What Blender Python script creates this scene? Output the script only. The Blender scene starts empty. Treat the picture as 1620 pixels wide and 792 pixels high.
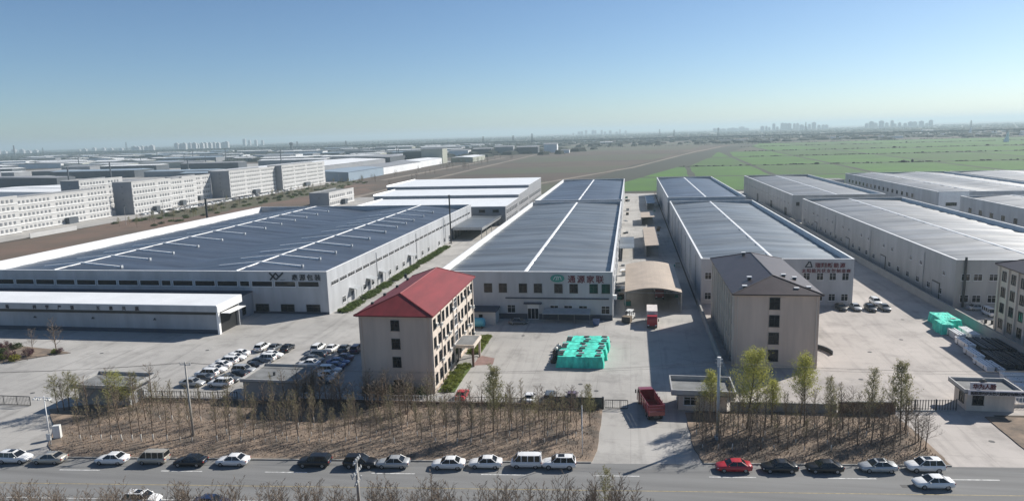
import bpy, math, random
from mathutils import Vector, Matrix
D = bpy.data
C = bpy.context.scene.collection
sc = bpy.context.scene
RAD = math.radians
PI = math.pi

# ------------------------------------------------------------------ camera
CAM_H = 45.0
cd = D.cameras.new('camera'); cam = D.objects.new('camera', cd); C.objects.link(cam)
cd.sensor_width = 36.0; cd.lens = 24.0; cd.clip_start = 0.5; cd.clip_end = 90000.0
Rr = ((0.98518625, 0.0000435, -0.17148773), (0.16897595, -0.17077356, 0.97071289), (-0.02924333, -0.9853103, -0.16825112))
cam.matrix_world = Matrix(((Rr[0][0], -Rr[0][1], -Rr[0][2], 0.0), (Rr[1][0], -Rr[1][1], -Rr[1][2], 0.0),
                           (Rr[2][0], -Rr[2][1], -Rr[2][2], CAM_H), (0, 0, 0, 1)))
sc.camera = cam

# ------------------------------------------------------------------ light
SUN_EL = RAD(35.0); SUN_AZ = RAD(48.0)          # azimuth measured from +Y towards +X
w = D.worlds.new('World'); sc.world = w; w.use_nodes = True
nt = w.node_tree; bg = nt.nodes['Background']
sky = nt.nodes.new('ShaderNodeTexSky'); sky.sky_type = 'NISHITA'; sky.sun_disc = False
sky.sun_elevation = SUN_EL; sky.sun_rotation = SUN_AZ
sky.altitude = 50.0; sky.air_density = 0.78; sky.dust_density = 0.45; sky.ozone_density = 5.0
wb_ = nt.nodes.new('ShaderNodeMix'); wb_.data_type = 'RGBA'; wb_.blend_type = 'MULTIPLY'; wb_.inputs[0].default_value = 1.0; wb_.inputs[7].default_value = (0.975, 1.01, 0.985, 1)
nt.links.new(sky.outputs[0], wb_.inputs[6]); nt.links.new(wb_.outputs[2], bg.inputs[0]); bg.inputs[1].default_value = 0.080
sl = D.lights.new('sun', 'SUN'); sl.energy = 5.0; sl.angle = RAD(0.53); sl.color = (1.0, 0.95, 0.87)
so = D.objects.new('sun', sl); C.objects.link(so); so.location = (200, 200, 300)
sd = Vector((math.sin(SUN_AZ)*math.cos(SUN_EL), math.cos(SUN_AZ)*math.cos(SUN_EL), math.sin(SUN_EL)))
so.rotation_euler = sd.to_track_quat('Z', 'Y').to_euler()
sc.view_settings.view_transform = 'Standard'; sc.view_settings.look = 'None'
sc.view_settings.exposure = 0.44; sc.view_settings.gamma = 1.0; sc.view_settings.use_curve_mapping = False
sc.render.engine = 'CYCLES'
sc.cycles.max_bounces = 5; sc.cycles.diffuse_bounces = 3; sc.cycles.glossy_bounces = 2; sc.cycles.transparent_max_bounces = 8
sc.cycles.volume_bounces = 0
sc.cycles.sample_clamp_indirect = 4.0

# ------------------------------------------------------------------ materials
M = {}
def mat(name, col, rough=0.8, metal=0.0, var=0.0, vscale=0.3, bump=0.0, bscale=8.0, col2=None, spec=0.5, stretch=None, detail=5.0, emit=None, coat=0.0, vlo=0.35, vhi=0.65):
    if max(col) < 0.6 and not name.startswith(('paint_', 'leaf_', 'sign_')):
        col = tuple(c*0.80 for c in col); col2 = tuple(c*0.80 for c in col2) if col2 else None
    m = D.materials.new(name); m.use_nodes = True; n = m.node_tree.nodes; l = m.node_tree.links
    b = n['Principled BSDF']
    b.inputs['Roughness'].default_value = rough; b.inputs['Metallic'].default_value = metal
    b.inputs['Specular IOR Level'].default_value = spec
    if coat: b.inputs['Coat Weight'].default_value = coat; b.inputs['Coat Roughness'].default_value = 0.08
    b.inputs['Base Color'].default_value = (*col, 1)
    tc = None
    if var > 0 or col2 or bump > 0:
        tc = n.new('ShaderNodeTexCoord'); src = tc.outputs['Object']
        if stretch:
            mp = n.new('ShaderNodeMapping'); mp.inputs['Scale'].default_value = stretch
            l.new(src, mp.inputs['Vector']); src = mp.outputs[0]
    if var > 0 or col2:
        nz = n.new('ShaderNodeTexNoise'); nz.inputs['Scale'].default_value = vscale; nz.inputs['Detail'].default_value = detail
        nz.inputs['Roughness'].default_value = 0.6
        l.new(src, nz.inputs['Vector'])
        rp = n.new('ShaderNodeValToRGB')
        c2 = col2 if col2 else tuple(c*(1-var) for c in col)
        c1 = col if col2 else tuple(min(1, c*(1+var*0.6)) for c in col)
        rp.color_ramp.elements[0].position = vlo; rp.color_ramp.elements[1].position = vhi
        rp.color_ramp.elements[0].color = (*c2, 1); rp.color_ramp.elements[1].color = (*c1, 1)
        l.new(nz.outputs['Fac'], rp.inputs['Fac']); l.new(rp.outputs[0], b.inputs['Base Color'])
    if bump > 0:
        nb = n.new('ShaderNodeTexNoise'); nb.inputs['Scale'].default_value = bscale; nb.inputs['Detail'].default_value = 4.0
        l.new(src, nb.inputs['Vector'])
        bp = n.new('ShaderNodeBump'); bp.inputs['Strength'].default_value = min(1, bump); bp.inputs['Distance'].default_value = 0.05
        l.new(nb.outputs['Fac'], bp.inputs['Height']); l.new(bp.outputs[0], b.inputs['Normal'])
    if emit:
        b.inputs['Emission Color'].default_value = (*emit, 1); b.inputs['Emission Strength'].default_value = 1.0
    M[name] = m
    return m

def panel_wall(name, col, period=0.9, var=0.10):
    """profiled metal cladding: fine vertical ribs as bump, faint streaky dirt"""
    m = mat(name, col, 0.55, 0.0, var, 0.25, stretch=(1, 1, 0.18))
    n = m.node_tree.nodes; l = m.node_tree.links; b = n['Principled BSDF']
    tc = n.new('ShaderNodeTexCoord')
    sx = n.new('ShaderNodeSeparateXYZ'); l.new(tc.outputs['Object'], sx.inputs[0])
    ad = n.new('ShaderNodeMath'); ad.operation = 'ADD'; l.new(sx.outputs[0], ad.inputs[0]); l.new(sx.outputs[1], ad.inputs[1])
    ml = n.new('ShaderNodeMath'); ml.operation = 'MULTIPLY'; ml.inputs[1].default_value = 2*PI/period; l.new(ad.outputs[0], ml.inputs[0])
    sn = n.new('ShaderNodeMath'); sn.operation = 'SINE'; l.new(ml.outputs[0], sn.inputs[0])
    bp = n.new('ShaderNodeBump'); bp.inputs['Strength'].default_value = 0.25; bp.inputs['Distance'].default_value = 0.03
    l.new(sn.outputs[0], bp.inputs['Height']); l.new(bp.outputs[0], b.inputs['Normal'])
    return m

def roof_metal(name, col, rough=0.38, metal=0.35, var=0.22):
    """long-span metal sheets: streaks of dust and wear that run down the slope"""
    m = mat(name, col, rough, metal, var, 1.0, stretch=(0.035, 0.22, 0.2), detail=6.0, vlo=0.3, vhi=0.7)
    n = m.node_tree.nodes; l = m.node_tree.links; b = n['Principled BSDF']
    tc = n.new('ShaderNodeTexCoord')
    sx = n.new('ShaderNodeSeparateXYZ'); l.new(tc.outputs['Object'], sx.inputs[0])
    ml = n.new('ShaderNodeMath'); ml.operation = 'MULTIPLY'; ml.inputs[1].default_value = 2*PI/0.82; l.new(sx.outputs[1], ml.inputs[0])
    sn = n.new('ShaderNodeMath'); sn.operation = 'SINE'; l.new(ml.outputs[0], sn.inputs[0])
    pw = n.new('ShaderNodeMath'); pw.operation = 'POWER'; pw.inputs[1].default_value = 8.0; l.new(sn.outputs[0], pw.inputs[0])
    bp = n.new('ShaderNodeBump'); bp.inputs['Strength'].default_value = 0.3; bp.inputs['Distance'].default_value = 0.03
    l.new(pw.outputs[0], bp.inputs['Height']); l.new(bp.outputs[0], b.inputs['Normal'])
    nr = n.new('ShaderNodeTexNoise'); nr.inputs['Scale'].default_value = 1.0; nr.inputs['Detail'].default_value = 3
    mp = n.new('ShaderNodeMapping'); mp.inputs['Scale'].default_value = (0.03, 0.15, 0.2)
    l.new(tc.outputs['Object'], mp.inputs[0]); l.new(mp.outputs[0], nr.inputs['Vector'])
    mr = n.new('ShaderNodeMapRange'); mr.inputs['To Min'].default_value = rough-0.08; mr.inputs['To Max'].default_value = rough+0.12
    l.new(nr.outputs['Fac'], mr.inputs['Value']); l.new(mr.outputs[0], b.inputs['Roughness'])
    return m

# ground and paving
mat('soil', (0.130, 0.095, 0.070), 1.0, 0, 0, 0.004, col2=(0.075, 0.062, 0.046), detail=9, vlo=0.42, vhi=0.58)
mat('green_field', (0.070, 0.185, 0.012), 1.0, 0, 0, 0.02, col2=(0.055, 0.135, 0.020), detail=8)
mat('green_field_b', (0.056, 0.150, 0.014), 1.0, 0, 0, 0.02, col2=(0.062, 0.110, 0.028), detail=8)
mat('olive_field', (0.085, 0.098, 0.052), 1.0, 0, 0, 0.012, col2=(0.092, 0.078, 0.055), detail=8)
mat('dark_soil', (0.082, 0.060, 0.046), 1.0, 0, 0, 0.015, col2=(0.115, 0.085, 0.062), detail=8)
mat('ditch', (0.048, 0.052, 0.036), 1.0)
mat('dirt_track', (0.27, 0.225, 0.18), 1.0, 0, 0.2, 0.05)
mat('red_earth', (0.20, 0.125, 0.09), 1.0, 0, 0, 0.03, col2=(0.115, 0.09, 0.065), detail=9, bump=0.5, bscale=0.5)
mat('scrub_green', (0.085, 0.092, 0.045), 1.0, 0, 0, 0.05, col2=(0.12, 0.10, 0.06), detail=9)
mat('belt_soil', (0.36, 0.27, 0.20), 1.0, 0, 0, 0.3, col2=(0.13, 0.108, 0.088), detail=12, bump=0.9, bscale=3.0, vlo=0.36, vhi=0.66)
mat('grass', (0.13, 0.17, 0.035), 1.0, 0, 0, 1.2, col2=(0.07, 0.11, 0.025), detail=8)
def concrete(name, col, joint, size=6.0):
    m = mat(name, col, 0.85, 0, 0.15, 0.05, detail=10)
    n = m.node_tree.nodes; l = m.node_tree.links; b = n['Principled BSDF']
    ramp = b.inputs['Base Color'].links[0].from_socket
    tc = n.new('ShaderNodeTexCoord')
    br = n.new('ShaderNodeTexBrick'); br.offset = 0.0; br.inputs['Scale'].default_value = 1.0
    br.inputs['Brick Width'].default_value = size; br.inputs['Row Height'].default_value = size*0.8; br.inputs['Mortar Size'].default_value = 0.03
    br.inputs['Color1'].default_value = (1, 1, 1, 1); br.inputs['Color2'].default_value = (0.94, 0.94, 0.94, 1); br.inputs['Mortar'].default_value = (joint, joint, joint, 1)
    l.new(tc.outputs['Object'], br.inputs['Vector'])
    st = n.new('ShaderNodeTexNoise'); st.inputs['Scale'].default_value = 0.16; st.inputs['Detail'].default_value = 8; st.inputs['Roughness'].default_value = 0.7
    l.new(tc.outputs['Object'], st.inputs['Vector'])
    mr = n.new('ShaderNodeMapRange'); mr.inputs['From Min'].default_value = 0.34; mr.inputs['From Max'].default_value = 0.5; mr.inputs['To Min'].default_value = 0.74; mr.inputs['To Max'].default_value = 1.0
    l.new(st.outputs['Fac'], mr.inputs['Value'])
    # tyre-worn arcs and faint oil streaks
    wv = n.new('ShaderNodeTexNoise'); wv.inputs['Scale'].default_value = 1.0; wv.inputs['Detail'].default_value = 4; wv.inputs['Distortion'].default_value = 1.5
    mp = n.new('ShaderNodeMapping'); mp.inputs['Scale'].default_value = (0.35, 0.03, 1); mp.inputs['Rotation'].default_value = (0, 0, 0.25)
    l.new(tc.outputs['Object'], mp.inputs[0]); l.new(mp.outputs[0], wv.inputs['Vector'])
    m3 = n.new('ShaderNodeMapRange'); m3.inputs['From Min'].default_value = 0.3; m3.inputs['From Max'].default_value = 0.46; m3.inputs['To Min'].default_value = 0.80; m3.inputs['To Max'].default_value = 1.0
    l.new(wv.outputs['Fac'], m3.inputs['Value'])
    pm = n.new('ShaderNodeMath'); pm.operation = 'MULTIPLY'; l.new(mr.outputs[0], pm.inputs[0]); l.new(m3.outputs[0], pm.inputs[1])
    mx = n.new('ShaderNodeMix'); mx.data_type = 'RGBA'; mx.blend_type = 'MULTIPLY'; mx.inputs[0].default_value = 1.0
    l.new(ramp, mx.inputs[6]); l.new(br.outputs[0], mx.inputs[7])
    m2 = n.new('ShaderNodeMix'); m2.data_type = 'RGBA'; m2.blend_type = 'MULTIPLY'; m2.inputs[0].default_value = 1.0
    l.new(mx.outputs[2], m2.inputs[6]); l.new(pm.outputs[0], m2.inputs[7]); l.new(m2.outputs[2], b.inputs['Base Color'])
    return m
concrete('concrete', (0.49, 0.47, 0.44), 0.70)
concrete('concrete_warm', (0.52, 0.475, 0.44), 0.74)
mat('asphalt', (0.255, 0.255, 0.25), 0.9, 0, 0, 1.0, col2=(0.19, 0.19, 0.187), stretch=(0.03, 0.5, 1), detail=8, vlo=0.35, vhi=0.65)
mat('road_paint', (0.62, 0.62, 0.60), 0.7, 0, 0.4, 2.0)
mat('yellow_paint', (0.40, 0.32, 0.16), 0.7, 0, 0.4, 1.5)
mat('kerb_stone', (0.34, 0.33, 0.31), 0.9, 0, 0.2, 1.5)
mat('drain', (0.09, 0.09, 0.09), 0.8)
mat('pave_red', (0.30, 0.19, 0.165), 0.9, 0, 0.2, 1.0)
# buildings
panel_wall('wall_grey', (0.53, 0.545, 0.565), var=0.16)
panel_wall('wall_pale', (0.47, 0.465, 0.455), var=0.16)
panel_wall('wall_grey_b', (0.43, 0.445, 0.47), var=0.16)
mat('white_trim', (0.80, 0.80, 0.79), 0.5, 0, 0.08, 0.5)
mat('white_roof', (0.80, 0.81, 0.81), 0.45, 0, 0.06, 0.2)
roof_metal('roof_blue', (0.19, 0.225, 0.28), 0.46, 0.75, 0.35)
roof_metal('roof_grey', (0.275, 0.30, 0.32), 0.48, 0.7, 0.42)
roof_metal('roof_warm', (0.30, 0.30, 0.30), 0.48, 0.7, 0.42)
mat('roof_red', (0.25, 0.03, 0.034), 0.65, 0, 0.18, 0.6, bump=0.25, bscale=3, stretch=(1, 0.2, 1))
mat('roof_plum', (0.062, 0.046, 0.049), 0.47, 0.35, 0.2, 0.5, bump=0.05, bscale=3, spec=0.5)
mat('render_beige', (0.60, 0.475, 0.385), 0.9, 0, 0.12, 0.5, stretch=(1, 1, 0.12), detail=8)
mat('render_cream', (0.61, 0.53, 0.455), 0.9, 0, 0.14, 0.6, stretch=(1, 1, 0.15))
mat('render_white', (0.595, 0.59, 0.58), 0.9, 0, 0.08, 0.15)
mat('render_grey', (0.36, 0.365, 0.37), 0.9, 0, 0.10, 0.3)
mat('gable_grey', (0.33, 0.34, 0.36), 0.9, 0, 0.08, 0.2)
mat('roof_felt', (0.23, 0.235, 0.235), 0.9, 0, 0.25, 0.4, detail=8)
mat('arch_roof', (0.56, 0.46, 0.36), 0.55, 0, 0.12, 0.3)
mat('navy_band', (0.06, 0.075, 0.105), 0.7)
mat('glass', (0.010, 0.015, 0.021), 0.10, 0, spec=0.3)
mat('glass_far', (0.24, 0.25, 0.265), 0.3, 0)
mat('frame_dark', (0.05, 0.055, 0.06), 0.5)
mat('frame_white', (0.66, 0.66, 0.66), 0.5)
mat('dark_metal', (0.03, 0.032, 0.035), 0.5, 0.2)
mat('steel', (0.42, 0.43, 0.44), 0.4, 0.6)
mat('galv', (0.52, 0.54, 0.55), 0.45, 0.3, 0.15, 1.0)
mat('concrete_pole', (0.46, 0.44, 0.41), 0.9, 0, 0.15, 1.0)
mat('brick_brown', (0.16, 0.095, 0.075), 0.9, 0, 0.2, 1.5)
mat('fence_green', (0.10, 0.115, 0.095), 0.8, 0, 0.2, 1.0)
mat('ac_white', (0.62, 0.62, 0.60), 0.5)
mat('sign_red', (0.12, 0.006, 0.02), 0.5)
mat('sign_navy', (0.012, 0.018, 0.03), 0.5)
mat('sign_green', (0.03, 0.23, 0.19), 0.5)
mat('sign_dark', (0.03, 0.022, 0.03), 0.6)
mat('sign_board', (0.62, 0.58, 0.60), 0.5)
mat('teal_net', (0.06, 0.64, 0.49), 0.8, 0, 0.38, 0.9, bump=1.0, bscale=3.5, stretch=(1, 1, 0.35), detail=8)
mat('black_board', (0.028, 0.032, 0.034), 0.7)
mat('alu_white', (0.74, 0.75, 0.76), 0.35, 0.15, 0.10, 1.0)
mat('blue_steel', (0.045, 0.062, 0.085), 0.45, 0.3, 0.3, 0.8)
mat('blue_tank', (0.10, 0.42, 0.55), 0.4)
mat('green_tank', (0.03, 0.22, 0.18), 0.6)
mat('wood', (0.22, 0.17, 0.12), 0.9, 0, 0.3, 1.5)
# far
mat('far_white', (0.70, 0.71, 0.72), 0.8, 0, 0.1, 0.05)
mat('far_grey', (0.30, 0.31, 0.33), 0.8, 0, 0.1, 0.05)
mat('far_dark', (0.10, 0.115, 0.135), 0.8, 0, 0.15, 0.05)
mat('far_blue', (0.30, 0.38, 0.46), 0.8, 0, 0.1, 0.05)
mat('far_tan', (0.42, 0.43, 0.36), 0.8, 0, 0.1, 0.05)
mat('far_green', (0.15, 0.17, 0.15), 0.8, 0, 0.1, 0.05)
mat('far_red', (0.24, 0.15, 0.12), 0.8, 0, 0.1, 0.05)
mat('far_tower', (0.58, 0.58, 0.58), 0.9)
mat('wood_far', (0.030, 0.036, 0.028), 1.0)
mat('smoke', (0.85, 0.85, 0.85), 1.0)
# plants
def bark(name, col, washed):
    m = mat(name, col, 0.95, 0, 0.25, 4.0)
    if washed:
        n = m.node_tree.nodes; l = m.node_tree.links; b = n['Principled BSDF']
        src = b.inputs['Base Color'].links[0].from_socket
        tc = n.new('ShaderNodeTexCoord'); sx = n.new('ShaderNodeSeparateXYZ'); l.new(tc.outputs['Object'], sx.inputs[0])
        lt = n.new('ShaderNodeMath'); lt.operation = 'LESS_THAN'; lt.inputs[1].default_value = 1.15; l.new(sx.outputs[2], lt.inputs[0])
        mx = n.new('ShaderNodeMix'); mx.data_type = 'RGBA'; mx.inputs[7].default_value = (0.62, 0.60, 0.55, 1)
        l.new(lt.outputs[0], mx.inputs[0]); l.new(src, mx.inputs[6]); l.new(mx.outputs[2], b.inputs['Base Color'])
bark('bark', (0.20, 0.145, 0.105), False); bark('bark_washed', (0.20, 0.145, 0.105), True)
mat('twig', (0.245, 0.19, 0.14), 0.95, 0, 0.2, 2.0)
mat('twig_olive', (0.26, 0.24, 0.13), 0.95, 0, 0.2, 2.0)
def leaf(name, col, col2):
    m = mat(name, col, 0.7, 0, 0, 0.8, col2=col2, detail=3)
    b = m.node_tree.nodes['Principled BSDF']
    n = m.node_tree.nodes; l = m.node_tree.links
    tr = n.new('ShaderNodeBsdfTranslucent'); mxs = n.new('ShaderNodeMixShader'); mxs.inputs[0].default_value = 0.4
    l.new(b.inputs['Base Color'].links[0].from_socket, tr.inputs['Color'])
    l.new(b.outputs[0], mxs.inputs[1]); l.new(tr.outputs[0], mxs.inputs[2]); l.new(mxs.outputs[0], n['Material Output'].inputs[0])
leaf('leaf_spring', (0.47, 0.46, 0.11), (0.33, 0.33, 0.08))
leaf('leaf_pale', (0.30, 0.28, 0.13), (0.22, 0.20, 0.09))
leaf('leaf_dark', (0.055, 0.085, 0.025), (0.035, 0.055, 0.018))
leaf('leaf_hedge', (0.11, 0.16, 0.03), (0.06, 0.095, 0.02))
leaf('leaf_lime', (0.22, 0.25, 0.04), (0.13, 0.16, 0.03))
leaf('leaf_plum', (0.14, 0.06, 0.07), (0.09, 0.045, 0.05))
leaf('leaf_yellow', (0.32, 0.29, 0.04), (0.22, 0.21, 0.04))
mat('dry_leaf', (0.38, 0.28, 0.20), 1.0, 0, 0, 1.5, col2=(0.18, 0.13, 0.095))
# vehicles
for nm, c in dict(white=(0.76, 0.76, 0.75), silver=(0.42, 0.43, 0.43), beige=(0.45, 0.42, 0.36), black=(0.012, 0.013, 0.016), grey=(0.11, 0.12, 0.13),
                  red=(0.42, 0.02, 0.03), blue=(0.05, 0.10, 0.24), plum=(0.16, 0.11, 0.14), truckred=(0.20, 0.022, 0.026), navy=(0.02, 0.035, 0.09)).items():
    mat('paint_'+nm, c, 0.35, 0.0 if nm in ('white', 'red', 'truckred') else 0.25, spec=0.5, coat=0.5)
mat('car_glass', (0.012, 0.015, 0.018), 0.08, 0, spec=0.6)
mat('tyre', (0.018, 0.018, 0.019), 0.9)
mat('rim', (0.42, 0.42, 0.43), 0.35, 0.7)
mat('lamp_clear', (0.72, 0.74, 0.76), 0.15)
mat('lamp_red', (0.35, 0.015, 0.015), 0.3)
mat('truck_box', (0.62, 0.57, 0.54), 0.6, 0, 0.15, 0.6)
mat('skin', (0.35, 0.22, 0.16), 0.7)
mat('cloth_black', (0.015, 0.015, 0.018), 0.9)

# ------------------------------------------------------------------ mesh helpers
class MB:
    def __init__(s): s.v = []; s.f = []
    def add(s, vs, fs):
        o = len(s.v); s.v += [tuple(p) for p in vs]; s.f += [tuple(i+o for i in q) for q in fs]; return s
    def box(s, x0, x1, y0, y1, z0, z1):
        return s.add([(x0,y0,z0),(x1,y0,z0),(x1,y1,z0),(x0,y1,z0),(x0,y0,z1),(x1,y0,z1),(x1,y1,z1),(x0,y1,z1)],
                     [(0,3,2,1),(4,5,6,7),(0,1,5,4),(1,2,6,5),(2,3,7,6),(3,0,4,7)])
    def tube(s, pts, rads, n=6, cap=True):
        rings = []; P = [Vector(p) for p in pts]; o = len(s.v); ref = None
        for i, p in enumerate(P):
            d = (P[min(i+1, len(P)-1)] - P[max(i-1, 0)]).normalized()
            a = d.cross(Vector((0, 0, 1)) if abs(d.z) < 0.9 else Vector((1, 0, 0))).normalized()
            if ref is not None and a.dot(ref) < 0: a = -a
            ref = a; b = d.cross(a)
            for k in range(n):
                t = 2*PI*k/n; q = p + (a*math.cos(t) + b*math.sin(t))*rads[i]; s.v.append((q.x, q.y, q.z))
        for i in range(len(P)-1):
            for k in range(n):
                k2 = (k+1) % n
                s.f.append((o+i*n+k, o+i*n+k2, o+(i+1)*n+k2, o+(i+1)*n+k))
        if cap:
            s.f.append(tuple(o+k for k in reversed(range(n)))); e = o+(len(P)-1)*n; s.f.append(tuple(e+k for k in range(n)))
        return s
    def cyl(s, p0, p1, r, n=10): return s.tube([p0, p1], [r, r], n)
    def prism(s, poly, z0, z1):
        n = len(poly); a = [(x, y, z0) for x, y in poly] + [(x, y, z1) for x, y in poly]
        fs = [tuple(reversed(range(n))), tuple(range(n, 2*n))] + [(i, (i+1) % n, n+(i+1) % n, n+i) for i in range(n)]
        return s.add(a, fs)
    def loft(s, rings, cap=True):
        o = len(s.v); n = len(rings[0])
        for r in rings: s.v += [tuple(p) for p in r]
        for i in range(len(rings)-1):
            for k in range(n):
                k2 = (k+1) % n; s.f.append((o+i*n+k, o+i*n+k2, o+(i+1)*n+k2, o+(i+1)*n+k))
        if cap:
            s.f.append(tuple(o+k for k in reversed(range(n)))); e = o+(len(rings)-1)*n; s.f.append(tuple(e+k for k in range(n)))
        return s
    def mesh(s, name, m=None, smooth=False):
        me = D.meshes.new(name); me.from_pydata(s.v, [], s.f)
        if m: me.materials.append(M[m])
        if smooth:
            for p in me.polygons: p.use_smooth = True
        me.update(); return me

def put(name, mesh, parent=None, loc=(0,0,0), rz=0.0):
    o = D.objects.new(name, mesh); C.objects.link(o); o.parent = parent; o.location = loc
    if rz: o.rotation_euler = (0, 0, rz)
    return o
def obj(name, mb, m, parent=None, loc=(0,0,0), rz=0.0, smooth=False): return put(name, mb.mesh(name, m, smooth), parent, loc, rz)
def B(name, m, parent, *b):                         # one box part
    return obj(name, MB().box(*b), m, parent)
def tag(o, label, cat, group=None):
    o['label'] = label; o['category'] = cat
    if group: o['group'] = group
    return o
def thing(name, label, cat, loc=(0,0,0), rz=0.0, group=None):
    o = D.objects.new(name, None); C.objects.link(o); o.location = loc; o.rotation_euler = (0, 0, rz); o.empty_display_size = 0.5
    return tag(o, label, cat, group)
def struct(name, mb, m, kind='structure'):
    o = obj(name, mb, m); o['kind'] = kind; return o
def dup(root, loc, rz=0.0, scale=1.0, label=None, group=None):
    def cp(o, par):
        c = o.copy(); C.objects.link(c); c.parent = par
        for ch in kids.get(o.name, ()): cp(ch, c)
        return c
    kids = {}
    def walk(o):
        kids[o.name] = list(o.children)
        for ch in kids[o.name]: walk(ch)
    walk(root)
    r = cp(root, None); r.location = loc; r.rotation_euler = (0, 0, rz)
    r.scale = (scale,)*3 if not isinstance(scale, tuple) else scale
    if label: r['label'] = label
    if group: r['group'] = group
    return r
def sheet(name, poly, z, m, kind='structure'):
    return struct(name, MB().add([(x, y, z) for x, y in poly], [tuple(range(len(poly)))]), m, kind)
def wob(poly, n=6, a=0.4, seed=1):
    """subdivide a polygon's edges and roughen them a little"""
    r = random.Random(seed); out = []
    for i, p in enumerate(poly):
        q = poly[(i+1) % len(poly)]
        for k in range(n):
            t = k/n; j = 0 if k == 0 else a
            out.append((p[0]+(q[0]-p[0])*t + r.uniform(-j, j), p[1]+(q[1]-p[1])*t + r.uniform(-j, j)))
    return out

# ------------------------------------------------------------------ windows
_wm = {}
def win_mesh(w_, h_, nx, fw, proud, frame):
    k = (round(w_, 2), round(h_, 2), nx, fw, proud, frame)
    if k not in _wm:
        f = MB(); hw = w_/2
        f.box(-hw-fw, -hw, -proud, 0, -fw, h_+fw); f.box(hw, hw+fw, -proud, 0, -fw, h_+fw)
        f.box(-hw, hw, -proud, 0, h_, h_+fw); f.box(-hw-0.06-fw, hw+0.06+fw, -proud-0.06, 0, -fw-0.08, -fw)
        f.box(-hw, hw, -proud, 0, -fw, 0)
        for i in range(1, nx):
            x = -hw + w_*i/nx; f.box(x-fw*0.4, x+fw*0.4, -proud*0.8, -0.011, 0, h_)
        if nx > 1: f.box(-hw, hw, -proud*0.7, -0.011, h_*0.66, h_*0.66+fw*0.7)
        p = MB().box(-hw, hw, -0.010, -0.002, 0, h_)
        _wm[k] = (f.mesh('window', frame), p.mesh('pane', 'glass'))
    return _wm[k]
ROT = {'-y': 0.0, '+x': PI/2, '-x': -PI/2, '+y': PI}
def window(par, face, x, y, z, w_=1.5, h_=1.6, nx=2, fw=0.07, proud=0.10, frame='frame_dark', label=None):
    f, p = win_mesh(w_, h_, nx, fw, proud, frame)
    o = put('window', f, par, (x, y, z), ROT[face]); put('pane', p, o)
    if label: o['label'] = label
    return o
_fw = {}
def far_window(par, face, x, y, z, w_, h_):
    k = (round(w_, 2), round(h_, 2))
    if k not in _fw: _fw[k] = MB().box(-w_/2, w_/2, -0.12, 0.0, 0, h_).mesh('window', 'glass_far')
    return put('window', _fw[k], par, (x, y, z), ROT[face])

def text(par, body, face, x, y, z, size, m, name='lettering', xs=1.0, track=1.0, depth=0.05):
    cu = D.curves.new(name, 'FONT'); cu.body = body; cu.size = size; cu.extrude = depth; cu.resolution_u = 2; cu.space_character = track
    cu.align_x = 'LEFT'; cu.offset = 0.018*size
    t = D.objects.new('tmp_text', cu); C.objects.link(t)
    dg = bpy.context.evaluated_depsgraph_get(); me = D.meshes.new_from_object(t.evaluated_get(dg))
    D.objects.remove(t)
    me.transform(Matrix.Rotation(PI/2, 4, 'X') @ Matrix.Diagonal((xs, 1, 1, 1)))
    me.materials.clear(); me.materials.append(M[m]); me.name = name
    o = put(name, me, par, (x, y, z), ROT[face]); return o

def letters(par, s, face, x, y, z, size, pitch, m, step=None):
    for i, ch in enumerate(s):
        if ch == ' ': continue
        dx, dy = (pitch*i, 0) if face == '-y' else (0, pitch*i)
        text(par, ch, face, x+dx, y+dy, z, size, m, 'letter')

# ================================================================== the setting
G = 26000.0
ground = MB()
ys = [-3000, 0, 60, 500, 1500, 4000, 10000, G]
xs_ = [-G, -8000, -2500, -800, 0, 800, 2500, 8000, G]
ground.add([(x, y, -0.03) for y in ys for x in xs_],
           [(j*len(xs_)+i, j*len(xs_)+i+1, (j+1)*len(xs_)+i+1, (j+1)*len(xs_)+i) for j in range(len(ys)-1) for i in range(len(xs_)-1)])
struct('ground', ground, 'soil')

# road frame: s along the road, t across it (t = 0 at the far kerb)
RA = math.atan2(0.0925, 1.0); RU = (math.cos(RA), math.sin(RA)); RN = (-math.sin(RA), math.cos(RA)); RO = (0.0, 88.6)
def rp(s, t): return (RO[0]+RU[0]*s+RN[0]*t, RO[1]+RU[1]*s+RN[1]*t)
def rq(name, s0, s1, t0, t1, z, m, kind='structure'): return sheet(name, [rp(s0, t0), rp(s1, t0), rp(s1, t1), rp(s0, t1)], z, m, kind)
road = rq('road', -420, 420, -14.2, 0.05, 0.0, 'asphalt')
def rbar(s0, s1, t0, t1, z, m, name, par):
    return obj(name, MB().add([(*rp(s0, t0), z), (*rp(s1, t0), z), (*rp(s1, t1), z), (*rp(s0, t1), z)], [(0, 1, 2, 3)]), m, par)
for k in range(-9, 6):
    rbar(-5.2+k*15.05, 0.8+k*15.05, -3.45, -3.28, 0.004, 'road_paint', 'lane_dash', road)
rbar(-420, 420, -7.22, -7.08, 0.004, 'yellow_paint', 'centre_line', road)
rbar(-420, 420, -10.9, -10.75, 0.004, 'road_paint', 'lane_line', road)
# darker repaired asphalt and a small dark plate
obj('asphalt_patch', MB().add([(*rp(24, -13.8), 0.003), (*rp(52, -13.8), 0.003), (*rp(52, -9.2), 0.003), (*rp(23, -9.4), 0.003)], [(0, 1, 2, 3)]), 'frame_dark' and 'asphalt', road)
obj('drain_cover', MB().add([(*rp(33.1, -5.6), 0.005), (*rp(34.2, -5.6), 0.005), (*rp(34.2, -4.8), 0.005), (*rp(33.1, -4.8), 0.005)], [(0, 1, 2, 3)]), 'drain', road)
near_verge = sheet('near_verge', [rp(-420, -90), rp(420, -90), rp(420, -14.2), rp(-420, -14.2)], 0.0, 'belt_soil')

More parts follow.
